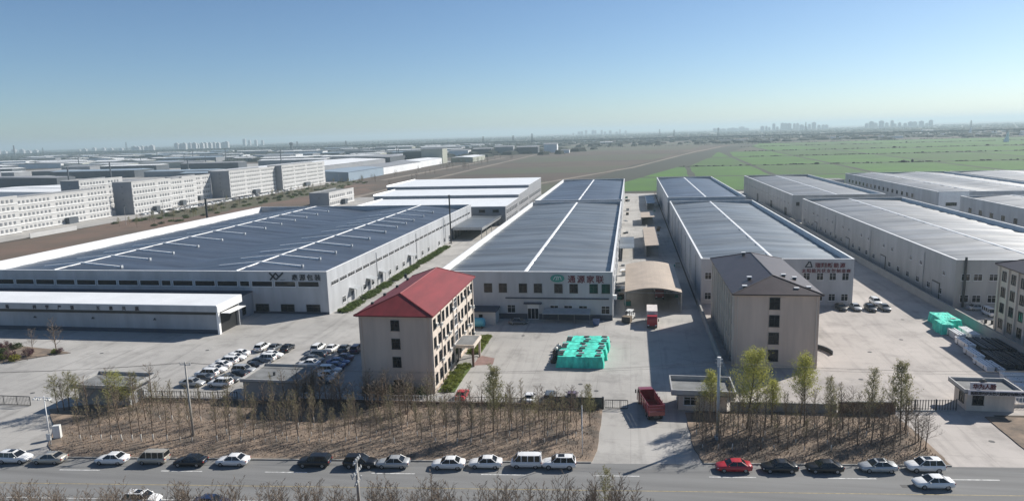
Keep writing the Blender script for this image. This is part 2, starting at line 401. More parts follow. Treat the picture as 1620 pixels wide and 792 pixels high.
# paving of the factory yards
sheet('factory_yard', [(-215, 97.5), (-97, 97.5), (-89, 103.3), (-68, 104.6), (-14, 106.6), (16.8, 108.2), (16.8, 140), (16.5, 500), (-215, 500)], 0.004, 'concrete')
sheet('east_yard', [(17.2, 108.2), (40, 110), (53.4, 110.6), (74, 112), (74, 500), (17.2, 500)], 0.004, 'concrete_warm')
sheet('far_yard', [(74.3, 112), (260, 118), (260, 505), (74.3, 505)], 0.004, 'concrete')
sheet('driveway', [rp(-6.4, 0.02), rp(10.8, 0.02), (10.4, 93.6), (10.2, 108.0), (-5.9, 107.2), (-6.2, 92)], 0.008, 'concrete')
sheet('driveway', [rp(41.0, 0.02), rp(58.5, 0.02), (55.2, 97.5), (55.2, 110.7), (39.4, 110.2), (40.4, 96)], 0.008, 'concrete_warm')
sheet('driveway', [rp(-127, 0.02), rp(-82.5, 0.02), (-86.0, 85), (-90, 92), (-99.0, 98.6), (-127, 98.0)], 0.008, 'concrete')
_dc = MB().tube([(0, 0, 0.0), (0, 0, 0.012)], [0.42, 0.42], 12)
for yard, pts in (('factory_yard', ((-9.0, 118.0), (-4.5, 144.0), (-24, 147), (-115.0, 127), (-128, 112), (-92, 131), (-110, 104), (-6, 115))), ('east_yard', ((40.5, 125), (56, 150), (47, 141), (62, 166))), ('driveway.001', ((50.5, 101),))):
    for x, y in pts: obj('drain_cover', _dc, 'drain', D.objects[yard], (x, y, 0.005))
# planted belts, each a raised bed with a kerb
def belt(name, poly, seed):
    p = wob(poly, 5, 0.12, seed)
    struct(name, MB().prism(p, -0.02, 0.13), 'belt_soil')
belt('tree_belt', [rp(-84, 0.32), rp(-5.4, 0.32), (-4.75, 92), (-4.6, 106.6), (-14, 106.3), (-57, 105.0), (-68, 104.2), (-88.6, 102.9), (-100, 97.2), (-92.6, 90.6), (-88, 84.4)], 3)
belt('tree_belt', [rp(9.8, 0.32), rp(42, 0.32), (41.7, 96), (40.6, 109.4), (8.6, 106.8), (8.9, 94)], 4)
belt('verge', [rp(57, 0.32), rp(110, 0.32), (110, 112), (60, 109.8), (53.6, 109.8), (53.6, 98)], 5)
belt('verge', [rp(-230, 0.32), rp(-125.5, 0.32), (-125.5, 97.0), (-230, 96)], 6)
for s0, s1 in ((-84, -5.4), (9.8, 42), (57, 110), (-230, -125.5)):
    struct('kerb', MB().add([(*rp(s0, 0.06), 0), (*rp(s1, 0.06), 0), (*rp(s1, 0.30), 0), (*rp(s0, 0.30), 0), (*rp(s0, 0.06), 0.15), (*rp(s1, 0.06), 0.15), (*rp(s1, 0.30), 0.15), (*rp(s0, 0.30), 0.15)],
        [(0, 3, 2, 1), (4, 5, 6, 7), (0, 1, 5, 4), (1, 2, 6, 5), (2, 3, 7, 6), (3, 0, 4, 7)]), 'kerb_stone')
belt('planting_island', [(-122.4, 126.6), (-126.2, 124.0), (-132, 119.0), (-140, 115.6), (-165, 113.5), (-170, 131.5), (-145, 131.0), (-130, 128.6)], 7)
# strips along the offices
belt('grass_strip', [(-33.9, 111.6), (-30.9, 111.9), (-30.9, 126.0), (-33.9, 126.0)], 8)
D.objects['grass_strip'].data.materials[0] = M['grass']
belt('grass_strip', [(-33.9, 133.0), (-30.9, 133.0), (-30.9, 146.0), (-33.9, 146.0)], 9)
D.objects['grass_strip.001'].data.materials[0] = M['grass']
sheet('red_paving', [(-30.85, 126.2), (-27.0, 127.2), (-27.4, 131.0), (-30.85, 132.6)], 0.009, 'pave_red')

# land behind: waste ground, tracks, fields
sheet('waste_ground', wob([(-300, 180), (-216, 180), (-216, 420), (-210, 520), (-250, 640), (-300, 660)], 8, 6, 11), -0.02, 'red_earth')
sheet('scrub_strip', wob([(-303, 372), (-268, 380), (-262, 470), (-255, 560), (-288, 700), (-302, 700)], 8, 4, 12), 0.0, 'scrub_green')
sheet('estate_yard', [(-1200, 250), (-304, 250), (-304, 1180), (-420, 1300), (-1200, 1300)], -0.015, 'concrete')
def strip(name, pts, wd, z, m, seed=0):
    r = random.Random(seed); L = []; R_ = []
    for i, p in enumerate(pts):
        a = Vector(pts[max(i-1, 0)]); b_ = Vector(pts[min(i+1, len(pts)-1)]); d = (b_-a).normalized(); n_ = Vector((-d.y, d.x))
        h_ = wd/2*r.uniform(0.85, 1.15); L.append((p[0]+n_.x*h_, p[1]+n_.y*h_)); R_.append((p[0]-n_.x*h_, p[1]-n_.y*h_))
    return sheet(name, L+R_[::-1], z, m)
def lerp_line(a, b_, n): return [(a[0]+(b_[0]-a[0])*i/n, a[1]+(b_[1]-a[1])*i/n) for i in range(n+1)]
strip('dirt_road', lerp_line((-212, 440), (-202, 1100), 20) + lerp_line((-201, 1130), (-196, 1520), 10), 7.5, 0.03, 'dirt_track', 1)
strip('dirt_road', lerp_line((-262, 700), (-240, 1300), 20), 9, 0.03, 'dirt_track', 5)
strip('dirt_track', lerp_line((-120, 500), (2, 853), 16) + lerp_line((5, 866), (124, 1386), 18) + lerp_line((128, 1400), (215, 1720), 10) + lerp_line((225, 1735), (420, 1760), 8), 6.5, 0.05, 'dirt_track', 2)
# fallow plots to the left of the track
rr = random.Random(21)
for (x0, x1, y0, y1, m_) in ((-195, -110, 505, 640, 'dark_soil'), (-195, -60, 650, 760, 'dark_soil'), (-195, -30, 772, 905, 'olive_field'), (-195, 10, 918, 1060, 'dark_soil'), (-192, 35, 1075, 1300, 'olive_field'),
                             (-190, 80, 1320, 1560, 'dark_soil'), (-188, 130, 1580, 1900, 'olive_field'), (-450, 700, 1960, 2250, 'olive_field'), (-700, -215, 1500, 1930, 'dark_soil'), (-100, -20, 500, 640, 'olive_field')):
    sk = (y1-y0)*0.20 if x1 > -100 else 0
    sheet('fallow_field', wob([(x0, y0), (x1, y0), (x1+sk, y1), (x0, y1)], 6, 3, int(y0)), 0.0, m_)
# green wheat plots, ditches between them show as dark lines
def plot_left(y): return -8 + (y-654)*0.26 + 14
gi = 0
for y0, y1 in ((520, 664), (674, 840), (856, 1084), (1106, 1322), (1352, 1635), (1665, 1930)):
    bounds = [None, 58, 132, 222, 330, 460, 610, 800, 1020, 1300]
    for i in range(len(bounds)-1):
        xa0 = plot_left(y0) if i == 0 else bounds[i] + (y0-680)*0.05 + 3
        xa1 = plot_left(y1) if i == 0 else bounds[i] + (y1-680)*0.05 + 3
        xb0 = bounds[i+1] + (y0-680)*0.05 - 3; xb1 = bounds[i+1] + (y1-680)*0.05 - 3
        L0 = max(xa0, plot_left(y0)); L1 = max(xa1, plot_left(y1))
        if xb0 < L0+6 and xb1 < L1+6: continue
        if xb1 < L1+6: L1 = xb1-3
        if y1 > 1340 and i < 3: mm = 'olive_field'
        else: mm = ('green_field', 'green_field_b', 'green_field')[(gi*7+i) % 3]
        sheet('wheat_field', wob([(L0, y0), (xb0, y0), (xb1, y1), (L1, y1)], 4, 1.0, gi), 0.04, mm); gi += 1
sheet('ditch_ground', [(-60, 505), (1400, 505), (1450, 1950), (290, 1950), (0, 900)], 0.01, 'ditch')

# ================================================================== buildings
def roof_surface(profile, y0, y1, seed=0, step=1.2, amp=0.075):
    """profile: list of (x, z) across; long sheets that sag a little between the purlins"""
    r = random.Random(seed); mb = MB(); ny = max(2, int((y1-y0)/step)); pts = []
    for (xa, za), (xb, zb) in zip(profile[:-1], profile[1:]):
        k = max(1, int(abs(xb-xa)/6))
        for i in range(k): pts.append((xa+(xb-xa)*i/k, za+(zb-za)*i/k))
    pts.append(profile[-1]); nx = len(pts)
    ph = [r.uniform(0, 6.28) for _ in range(6)]
    for j in range(ny+1):
        y = y0+(y1-y0)*j/ny
        wv = math.sin(y*0.83+ph[0]) + 0.7*math.sin(y*0.37+ph[1]) + 0.5*math.sin(y*1.9+ph[2]) + r.uniform(-0.5, 0.5)
        for i, (x, z) in enumerate(pts):
            e = 0.0 if j in (0, ny) else amp*(wv*(0.75+0.5*math.sin(x*0.11+ph[3]+y*0.013)) + 0.4*math.sin(y*1.1+x*0.05+ph[4]))
            mb.v.append((x, y, z+e))
    for j in range(ny):
        for i in range(nx-1):
            a = j*nx+i; mb.f.append((a, a+1, a+nx+1, a+nx))
    return mb
def warehouse(label, X0, X1, Y0, Y1, h, ridges, rise=1.0, par=1.25, wall='wall_grey', roof='roof_blue', group=None, name='warehouse', seed=1, capw=0.5, gutter=1.0):
    t = thing(name, label, 'warehouse', (X0, Y0, 0), 0, group)
    W = X1-X0; L = Y1-Y0; th = 0.35
    wl = MB()
    wl.box(0, W, 0, th, 0, h); wl.box(0, W, L-th, L, 0, h)
    wl.box(0, th, th, L-th, 0, h); wl.box(W-th, W, th, L-th, 0, h)
    obj('wall', wl, wall, t)
    ze = h-par; zr = ze+rise
    prof = [(th+0.02, ze-0.25), (th+gutter, ze)]
    for i, rx in enumerate(ridges):
        prof.append((rx, zr))
        if i < len(ridges)-1: prof.append(((rx+ridges[i+1])/2, ze+0.05))
    prof += [(W-th-gutter, ze), (W-th-0.02, ze-0.25)]
    rf = put('roof', roof_surface(prof, th+0.02, L-th-0.02, seed).mesh('roof', roof, True), t)
    for rx in ridges:
        obj('ridge_cap', MB().add([(rx-capw, th+0.05, zr-0.02), (rx+capw, th+0.05, zr-0.02), (rx+capw*0.55, th+0.05, zr+0.14), (rx-capw*0.55, th+0.05, zr+0.14),
            (rx-capw, L-th-0.05, zr-0.02), (rx+capw, L-th-0.05, zr-0.02), (rx+capw*0.55, L-th-0.05, zr+0.14), (rx-capw*0.55, L-th-0.05, zr+0.14)],
            [(0, 1, 2, 3), (7, 6, 5, 4), (0, 4, 5, 1), (1, 5, 6, 2), (2, 6, 7, 3), (3, 7, 4, 0)]), 'white_trim', rf)
    B('parapet_sunlit_white', 'white_trim', t, th, th+0.03, th+0.1, L-th-0.1, ze-0.2, h-0.02); B('parapet_sunlit_white', 'white_trim', t, W-th-0.03, W-th, th+0.1, L-th-0.1, ze-0.2, h-0.02)  # white sheets added to colour the inner parapet faces as sunlit
    B('coping', 'white_trim', t, -0.06, W+0.06, -0.06, th+0.06, h, h+0.10)
    B('coping', 'white_trim', t, -0.06, W+0.06, L-th-0.06, L+0.06, h, h+0.10)
    B('coping', 'white_trim', t, -0.06, th+0.10, th+0.06, L-th-0.06, h, h+0.10)
    B('coping', 'white_trim', t, W-th-0.10, W+0.06, th+0.06, L-th-0.06, h, h+0.10)
    return t, W, L

# ---- A: the wide left warehouse
AX, AY = -189.5, 162.0
tA, WA, LA = warehouse('wide pale grey warehouse with two roof ridges and many white roof vents at left', AX, -77.4, AY, 326.0, 11.3, [189.5-158.5, 189.5-103.0], rise=2.6, par=2.5, wall='wall_grey', roof='roof_blue', seed=5, capw=0.35, gutter=0.8)
def roof_vent(rx, x0, x1, Y):
    zr = 11.4; k = 2.6/28.5; mb = MB(); sec = [(-0.30, 0.0), (0.30, 0.0), (0.22, 0.42), (-0.22, 0.42)]
    mb.loft([[(x, yy, zr-abs(x-rx)*k-0.05+zz) for yy, zz in sec] for x in (x0, rx, x1)])
    o = obj('roof_vent', mb, 'white_trim', tA, (189.5, Y-AY, 0)); e = zr-abs(x1-rx)*k
    obj('vent_cowl', MB().box(x1, x1+0.45, -0.40, 0.40, e-0.05, e+0.62), 'galv', o)
for Y in (172, 184, 195, 208, 222, 237, 252, 265, 277, 288, 299, 311): roof_vent(-158.5, -171+0.02*(Y-172), -145.5, Y)
for Y in (174, 185, 196, 208.6, 224, 240, 253, 264, 274, 288, 303): roof_vent(-103.0, -115.5, -90.3, Y)
def wa(x): return x+189.5
# strip of window bays on the front
x = -79.6; k = 0
while x > -188:
    wd = 6.0 if k not in (3, 7) else 2.9
    window(tA, '-y', wa(x-wd/2), 0, 7.35, wd-0.25, 1.35, 1, 0.10, 0.14, 'frame_white')
    x -= wd+0.55; k += 1
for xx in (-81.8, -89.0, -96.2):
    window(tA, '-y', wa(xx), 0, 0.75, 3.6, 1.75, 2, 0.10, 0.14, 'frame_dark')
B('plinth', 'navy_band', tA, wa(-99), WA-0.01, -0.05, 0.0, 0.0, 0.62)
letters(tA, '鑫源包装', '-y', wa(-87.2), -0.06, 9.15, 1.75, 2.12, 'sign_navy')
# XY emblem
em = MB()
def bar(mb, x0, z0, x1, z1, wd, y=-0.12, y2=-0.02):
    d = Vector((x1-x0, z1-z0)).normalized(); n_ = Vector((-d.y, d.x))*wd/2
    q = [(x0+n_.x, z0+n_.y), (x0-n_.x, z0-n_.y), (x1-n_.x, z1-n_.y), (x1+n_.x, z1+n_.y)]
    mb.add([(a, y, b_) for a, b_ in q] + [(a, y2, b_) for a, b_ in q], [(0, 1, 2, 3), (7, 6, 5, 4), (0, 4, 5, 1), (1, 5, 6, 2), (2, 6, 7, 3), (3, 7, 4, 0)])
bar(em, 0, 1.95, 1.75, 0.15, 0.42); bar(em, 0.1, 0.0, 1.7, 1.8, 0.42); bar(em, 1.7, 1.9, 2.5, 1.0, 0.4); bar(em, 1.75, 0.1, 3.9, 2.0, 0.42); bar(em, 3.0, 0.05, 4.4, 0.15, 0.1)
obj('emblem', em, 'sign_navy', tA, (wa(-93.4), 0, 9.05))
# right wall: strip windows, lower windows, doors with awnings
y = 2.2
while y < 160:
    wl_ = 4.6; window(tA, '+x', WA, y+wl_/2, 7.2, wl_, 0.95, 3, 0.05, 0.06, 'frame_white')
    y += wl_+0.9
for yy in (9.5, 24.5, 31, 46, 53, 60, 74, 82, 90, 105, 113, 121, 137, 145):
    window(tA, '+x', WA, yy, 1.0, 2.0, 1.6, 2, 0.08, 0.10, 'frame_white')
for yy in (15.5, 28.0, 38.5, 67, 129):
    dr = B('door', 'frame_white', tA, WA, WA+0.08, yy-1.3, yy+1.3, 0, 3.0)
    obj('door_panel', MB().box(WA+0.08, WA+0.11, yy-1.15, yy-0.05, 0.1, 2.8).box(WA+0.08, WA+0.11, yy+0.05, yy+1.15, 0.1, 2.8), 'navy_band', dr)
    aw = obj('awning', MB().add([(WA, yy-2.0, 4.0), (WA+2.2, yy-2.0, 3.5), (WA+2.2, yy+2.0, 3.5), (WA, yy+2.0, 4.0), (WA, yy-2.0, 4.12), (WA+2.2, yy-2.0, 3.62), (WA+2.2, yy+2.0, 3.62), (WA, yy+2.0, 4.12)],
        [(0, 3, 2, 1), (4, 5, 6, 7), (0, 1, 5, 4), (1, 2, 6, 5), (2, 3, 7, 6), (3, 0, 4, 7)]), 'galv', tA)
    for s_ in (-1.85, 1.85): obj('awning_post', MB().cyl((WA+2.0, yy+s_, 0), (WA+2.0, yy+s_, 3.5), 0.06, 6), 'steel', aw)
for yy in (35, 75, 115, 155): obj('downpipe', MB().cyl((WA+0.1, yy, 0), (WA+0.1, yy, 10.2), 0.08, 6), 'galv', tA)
# loading shed with lettering in front of A
cx0, cx1, cy0, cy1 = -230.0, -96.4, 142.8, 151.2
tS = thing('loading_shed', 'long white roofed loading shed with dark lettering before the wide left warehouse', 'shed', (cx0, cy0, 0))
SW = cx1-cx0; SL = cy1-cy0
obj('roof', MB().add([(0, -0.5, 6.95), (SW, -0.5, 6.95), (SW+1.0, SL, 7.6), (0, SL, 7.6), (0, -0.5, 7.15), (SW, -0.5, 7.15), (SW+1.0, SL, 7.8), (0, SL, 7.8)],
    [(0, 3, 2, 1), (4, 5, 6, 7), (0, 1, 5, 4), (1, 2, 6, 5), (2, 3, 7, 6), (3, 0, 4, 7)]), 'white_roof', tS)
fa = obj('fascia', MB().box(0, SW, -0.55, -0.40, 5.55, 6.94), 'wall_grey', tS)
obj('end_fascia', MB().add([(SW, -0.55, 5.3), (SW+0.25, -0.55, 5.3), (SW+1.25, SL, 6.0), (SW+1.0, SL, 6.0), (SW, -0.55, 6.94), (SW+0.25, -0.55, 6.94), (SW+1.25, SL, 7.75), (SW+1.0, SL, 7.75)],
    [(0, 3, 2, 1), (4, 5, 6, 7), (0, 1, 5, 4), (1, 2, 6, 5), (2, 3, 7, 6), (3, 0, 4, 7)]), 'white_trim', tS)
B('end_awning', 'white_trim', tS, SW+0.25, SW+2.6, 0.6, SL-0.8, 5.0, 5.12)
B('painted_shade_strip', 'dark_metal', tS, 0, SW-0.1, -0.12, 0.2, 4.75, 5.55)  # solid dark strip painted in for the shade under the fascia
B('wall', 'wall_grey_b', tS, 0, SW-0.4, 0.25, 0.5, 0, 4.75)
B('plinth', 'navy_band', tS, 0, SW-0.4, 0.18, 0.25, 0, 1.0)
B('corner_pillar', 'white_trim', tS, SW-0.4, SW+0.1, -0.2, 0.55, 0, 5.3)
B('rear_wall', 'wall_grey_b', tS, 0, SW+0.2, SL-0.3, SL, 0, 6.9)
B('end_door', 'dark_metal', tS, SW-0.6, SW-0.4, 0.6, SL-0.4, 0, 4.9)
for xx in (-113.5, -130.5, -147.0, -163.0, -179.0):
    obj('wall_lamp', MB().box(-0.3, 0.3, -0.35, 0.0, 0, 0.12).add([(-0.3, -0.35, 0.12), (0.3, -0.35, 0.12), (0, 0, 0.55)], [(0, 1, 2)]), 'frame_dark', tS, (xx-cx0, 0.25, 3.2))
for s_, xx in (('诚信', -178.5), ('开拓创新', -165.0), ('科学严谨', -146.5), ('互惠共赢', -128.6)):
    letters(fa, s_, '-y', xx-cx0, -0.60, 5.75, 1.05, 3.55, 'sign_dark')
# dark annex between the shed and A
tN = thing('annex', 'dark blue grey annex wedged between loading shed and wide warehouse', 'annex', (-230, 151.4, 0))
B('wall', 'wall_grey_b', tN, 0, 131.2, 0, 10.5, 0, 5.9)
B('roof', 'navy_band', tN, -0.1, 131.4, -0.1, 10.55, 5.9, 6.1)
window(tN, '+x', 131.2, 6.0, 1.0, 1.4, 1.8, 2); window(tN, '+x', 131.2, 3.0, 1.0, 1.4, 1.8, 2)

# ---- B: middle warehouse and its rear section
BX = -47.2
tB, WB, LB = warehouse('long grey warehouse with green oval emblem and dark red lettering in the middle', BX, -4.3, 161.0, 328.0, 11.8, [21.6], rise=1.0, par=1.3, roof='roof_grey', seed=7)
tB2, _, _ = warehouse('rear section behind the middle warehouse with blue grey roof', BX, -4.3, 337.0, 484.0, 11.8, [21.6], rise=1.0, par=1.3, roof='roof_blue', seed=8)
B('link_roof', 'roof_blue', tB, 0.4, 42.5, LB+0.02, 175.98, 9.4, 9.6)
def wb(x): return x-BX
for xx in (-43.5, -40.2, -34.7, -31.0, -26.0, -22.3, -17.3, -13.6, -8.8, -5.9):
    window(tB, '-y', wb(xx), 0, 6.75, 1.9, 2.1, 2, 0.06, 0.10, 'frame_dark')
for xx in (-29.0, -18.4, -15.0, -11.4, -6.0):
    window(tB, '-y', wb(xx), 0, 1.6, 1.9, 1.9, 2, 0.06, 0.10, 'frame_white')
B('ledge', 'navy_band', tB, wb(-30.4), wb(-5.2), -0.28, 0.0, 5.15, 5.45)
B('plinth', 'navy_band', tB, wb(-33), 42.88, -0.06, 0, 0, 1.35)
dr = B('entrance', 'frame_white', tB, wb(-25.0), wb(-22.2), -0.14, 0, 0, 3.7)
for i in range(3): B('pane', 'glass', dr, wb(-24.9)+i*0.9, wb(-24.1)+i*0.9, -0.17, -0.14, 0.15, 2.7)
B('door_canopy', 'navy_band', tB, wb(-25.8), wb(-21.4), -1.2, 0, 4.0, 4.25)
letters(tB, '通源家联', '-y', wb(-15.05), -0.06, 9.35, 1.95, 2.25, 'sign_red')
lg = MB(); n = 28                                            # oval green emblem with a white motif
lg.prism([(1.72*math.cos(2*PI*i/n), 0.95*math.sin(2*PI*i/n)) for i in range(n)], 0, 0.1)
lo = obj('emblem', lg, 'sign_green', tB, (wb(-17.5), -0.02, 10.25)); lo.rotation_euler = (PI/2, 0, 0)
lm = MB(); lm.v = []
for (a, b_, c, d_) in ((-1.0, -0.35, -0.55, 0.45), (-0.6, 0.45, -0.15, 0.45), (-0.35, -0.45, 0.05, 0.55), (0.15, -0.4, 0.3, 0.4), (0.3, 0.42, 0.75, 0.42), (0.75, 0.4, 0.95, -0.35)):
    bar(lm, a, b_, c, d_, 0.13, -0.06, -0.005)
obj('emblem_motif', lm, 'frame_white', tB, (wb(-17.5), -0.10, 10.25))
for yy in range(12, 160, 9):
    window(tB, '+x', WB, yy, 6.7, 2.2, 1.6, 2, 0.06, 0.08, 'frame_white')
    window(tB, '+x', WB, yy, 1.4, 2.2, 1.6, 2, 0.06, 0.08, 'frame_white')
for yy in (3, 45, 85, 125, 160): obj('downpipe', MB().cyl((WB+0.12, yy, 0), (WB+0.12, yy, 10.4), 0.10, 6), 'white_trim', tB)
B('corner_box', 'white_trim', tB, WB+0.02, WB+0.9, 1.0, 2.2, 4.9, 5.9)

# ---- C: right warehouse and rear section
CX = 17.9
tC, WC, LC = warehouse('grey warehouse with two rows of red lettering behind the plum roofed office', CX, 54.8, 178.8, 326.0, 11.8, [18.2], rise=1.0, par=1.35, roof='roof_grey', seed=9)
tC2, _, _ = warehouse('rear section behind the red lettered warehouse with blue grey roof', CX, 54.8, 344.0, 491.5, 11.8, [18.6], rise=1.0, par=1.35, roof='roof_blue', seed=10)
B('link_roof', 'roof_grey', tC, 0.4, 36.4, LC+0.02, 165.18, 9.9, 10.1)
def wc(x): return x-CX
for xx in (19.7, 28.5, 37.0, 43.7, 46.9, 49.9, 52.9):
    window(tC, '-y', wc(xx), 0, 6.5, 1.5, 1.7, 2, 0.07, 0.12, 'frame_white')
    window(tC, '-y', wc(xx), 0, 1.2, 1.5, 1.7, 2, 0.07, 0.12, 'frame_white')
letters(tC, '瑞翔新能源', '-y', wc(45.6), -0.06, 9.75, 1.35, 1.45, 'sign_red')
letters(tC, '太阳能光伏支架制造商', '-y', wc(42.5), -0.06, 8.45, 1.05, 1.17, 'sign_red')
tri = MB(); bar(tri, 0, 0, 0.9, 1.4, 0.28); bar(tri, 0.6, 1.3, 1.35, 1.3, 0.25); bar(tri, 1.2, 1.3, 1.6, 0.0, 0.28); bar(tri, 0, 0.05, 1.7, 0.05, 0.22)
obj('emblem', tri, 'sign_navy', tC, (wc(43.3), 0, 9.75))
for yy in range(14, 140, 18): obj('downpipe', MB().cyl((-0.12, yy, 0), (-0.12, yy, 10.4), 0.10, 6), 'galv', tC)
for yy in (10, 30, 50): window(tC, '+x', WC, yy, 6.5, 2, 1.6, 2)

# ---- D and the row to the right
tD, WD, LD = warehouse('long grey warehouse at right with small windows and a tall dark pipe', 77.6, 119.8, 178.0, 330.5, 11.8, [20.0], rise=1.0, par=1.3, roof='roof_warm', wall='wall_pale', seed=11)
tD2, _, _ = warehouse('grey warehouse behind the long right one, set before the green fields', 77.0, 118.6, 347.5, 493.0, 11.8, [21.0], rise=1.0, par=1.3, roof='roof_warm', wall='wall_pale', seed=12)
tE, WE, LE = warehouse('grey warehouse with two roof ridges beyond the long right one', 144.3, 206.0, 354.8, 499.5, 11.8, [16.0, 44.0], rise=1.2, par=1.0, roof='roof_warm', wall='wall_grey', seed=13)
tF, WF, LF = warehouse('grey warehouse with pale roof strips at the right edge of the picture', 145.0, 207.0, 190.0, 333.8, 11.8, [20.0, 42.0], rise=1.2, par=1.0, roof='roof_warm', wall='wall_grey', seed=14)
tG, WG_, LG_ = warehouse('farthest right warehouse seen only by its long dark side', 207.0+2.5, 262.0, 345.0, 500.0, 11.8, [27.0], rise=1.2, par=1.0, roof='roof_warm', wall='wall_grey', seed=15)
for xx in (2.3, 5.0, 8.4, 14, 20, 26, 32):
    window(tD, '-y', xx, 0, 6.8, 1.8, 1.5, 2, 0.08, 0.12, 'frame_white'); window(tD, '-y', xx, 0, 1.4, 1.8, 1.7, 2, 0.08, 0.12, 'frame_white')
obj('flue', MB().cyl((2.0, -0.35, 0.3), (2.0, -0.35, 12.6), 0.28, 10), 'frame_dark', tD)
for i, yy in enumerate(range(6, 150, 7)):
    if i % 3 != 1: window(tD, '-x', 0, yy, 6.9, 1.5, 1.0, 2, 0.06, 0.08, 'frame_white')
    window(tD, '-x', 0, yy+1.5, 1.8, 1.9, 1.4, 2, 0.06, 0.08, 'frame_white')
for yy in (10, 48, 84, 128):
    dr = B('door_frame', 'frame_dark', tD, -0.14, 0, yy-2.2, yy+2.2, 0, 4.4); B('door_leaf', 'wall_grey_b', dr, -0.17, -0.14, yy-1.95, yy+1.95, 0, 4.1)
for yy in (18, 60, 100): obj('downpipe', MB().cyl((-0.12, yy, 0), (-0.12, yy, 10.6), 0.09, 6), 'galv', tD)
for yy in range(8, 140, 8):
    window(tD2, '-x', 0, yy, 6.6, 1.3, 0.8, 1, 0.06, 0.08, 'frame_white')
for xx in (2.5, 7, 14, 21): window(tD2, '-y', xx, 0, 6.8, 1.4, 1.6, 2, 0.06, 0.08)
for yy in (14, 50, 92):
    B('door_frame', 'frame_dark', tD2, -0.14, 0, yy-2.2, yy+2.2, 0, 4.4)
for yy in range(30, 140, 7): window(tE, '-x', 0, yy, 6.4, 2.2, 1.8, 2, 0.06, 0.08, 'frame_dark')
B('front_wall_panel', 'white_trim', tE, 0.4, 13.5, -0.08, 0, 0.2, 11.6)
window(tE, '-y', 6, -0.08, 5.2, 4.6, 1.4, 5, 0.07, 0.1, 'frame_dark')
for yy in range(8, 140, 9): window(tF, '-x', 0, yy, 5.6, 2.4, 1.8, 2, 0.06, 0.08, 'frame_dark')
tK = thing('gatehouse_block', 'small white block between the right hand warehouses far back', 'building', (119.5, 470, 0))
B('wall', 'render_white', tK, 0, 16, 0, 14, 0, 9.5); B('roof', 'roof_felt', tK, -0.2, 16.2, -0.2, 14.2, 9.5, 9.7)
for xx in (3, 8, 13): window(tK, '-y', xx, 0, 6, 2, 1.6, 2)

# ---- W: stepped white roofs behind A
tW = thing('stepped_warehouse', 'white roofed warehouse of three stepped bays behind the wide left warehouse', 'warehouse', (-140, 333, 0))
for i, (ya, yb, z_) in enumerate(((0, 41, 9.4), (41, 80, 11.6), (80, 139, 13.9))):
    by = obj('bay', MB().box(-i*6.0, 78.5, ya, yb, 0, z_), 'gable_grey', tW)
    obj('roof', MB().add([(-i*6-0.2, ya-0.25, z_), (78.7, ya-0.25, z_), (78.7, yb-0.02, z_+0.5), (-i*6-0.2, yb-0.02, z_+0.5), (-i*6-0.2, ya-0.25, z_+0.2), (78.7, ya-0.25, z_+0.2), (78.7, yb-0.02, z_+0.7), (-i*6-0.2, yb-0.02, z_+0.7)],
        [(0, 3, 2, 1), (4, 5, 6, 7), (0, 1, 5, 4), (1, 2, 6, 5), (2, 3, 7, 6), (3, 0, 4, 7)]), 'white_roof', by)
    B('parapet', 'white_trim', by, -i*6-0.5, -i*6-0.2, ya-0.2, yb, z_-0.4, z_+1.2)
    for yy in range(int(ya)+4, int(yb)-2, 5):
        window(tW, '+x', 78.5, yy, 1.2, 2.6, 2.4, 2, 0.1, 0.1, 'frame_white'); window(tW, '+x', 78.5, yy, 5.4, 2.6, 2.2, 2, 0.1, 0.1, 'frame_white')
for xx in (66.5, 73.5): window(tW, '-y', xx, 0, 6.6, 3.0, 1.3, 2, 0.07, 0.1, 'frame_dark')
# open shed in front of W
tO = thing('open_shed', 'flat grey roofed open shed beside the far end of the wide warehouse', 'shed', (-76.8, 287.5, 0))
obj('roof', MB().add([(0, 0, 5.2), (13, 0, 4.8), (13.6, 44, 4.8), (-0.4, 44, 5.2), (0, 0, 5.5), (13, 0, 5.1), (13.6, 44, 5.1), (-0.4, 44, 5.5)],
    [(0, 3, 2, 1), (4, 5, 6, 7), (0, 1, 5, 4), (1, 2, 6, 5), (2, 3, 7, 6), (3, 0, 4, 7)]), 'roof_grey', tO)
B('fascia', 'galv', tO, 13.02, 13.12, -0.1, 44, 3.9, 5.15); B('front_fascia', 'galv', tO, 0, 13, -0.15, -0.03, 4.2, 5.4)
for yy in (0.4, 11, 22, 33, 43.4):
    for xx in (0.3, 12.7): B('post', 'steel', tO, xx-0.12, xx+0.12, yy-0.12, yy+0.12, 0, 4.8)
B('rear_wall', 'dark_metal', tO, 0, 0.2, 0.6, 43.2, 0, 4.6)
# tall flue in front of it and black flue behind A
for (xx, yy, zz, r_, lb) in ((-75.0, 277.0, 20.0, 0.3, 'tall thin dark flue standing at the far end of the wide warehouse side wall'), (-191.5, 283, 19.5, 0.45, 'black flue standing behind the left edge of the wide warehouse roof')):
    tf = thing('flue_stack', lb, 'chimney', (xx, yy, 0)); obj('pipe', MB().cyl((0, 0, 0), (0, 0, zz), r_, 10), 'dark_metal', tf)
    obj('cap', MB().cyl((0, 0, zz+0.1), (0, 0, zz+0.5), r_*1.6, 10), 'dark_metal', tf); B('base', 'concrete_pole', tf, -0.7, 0.7, -0.7, 0.7, 0, 0.5)

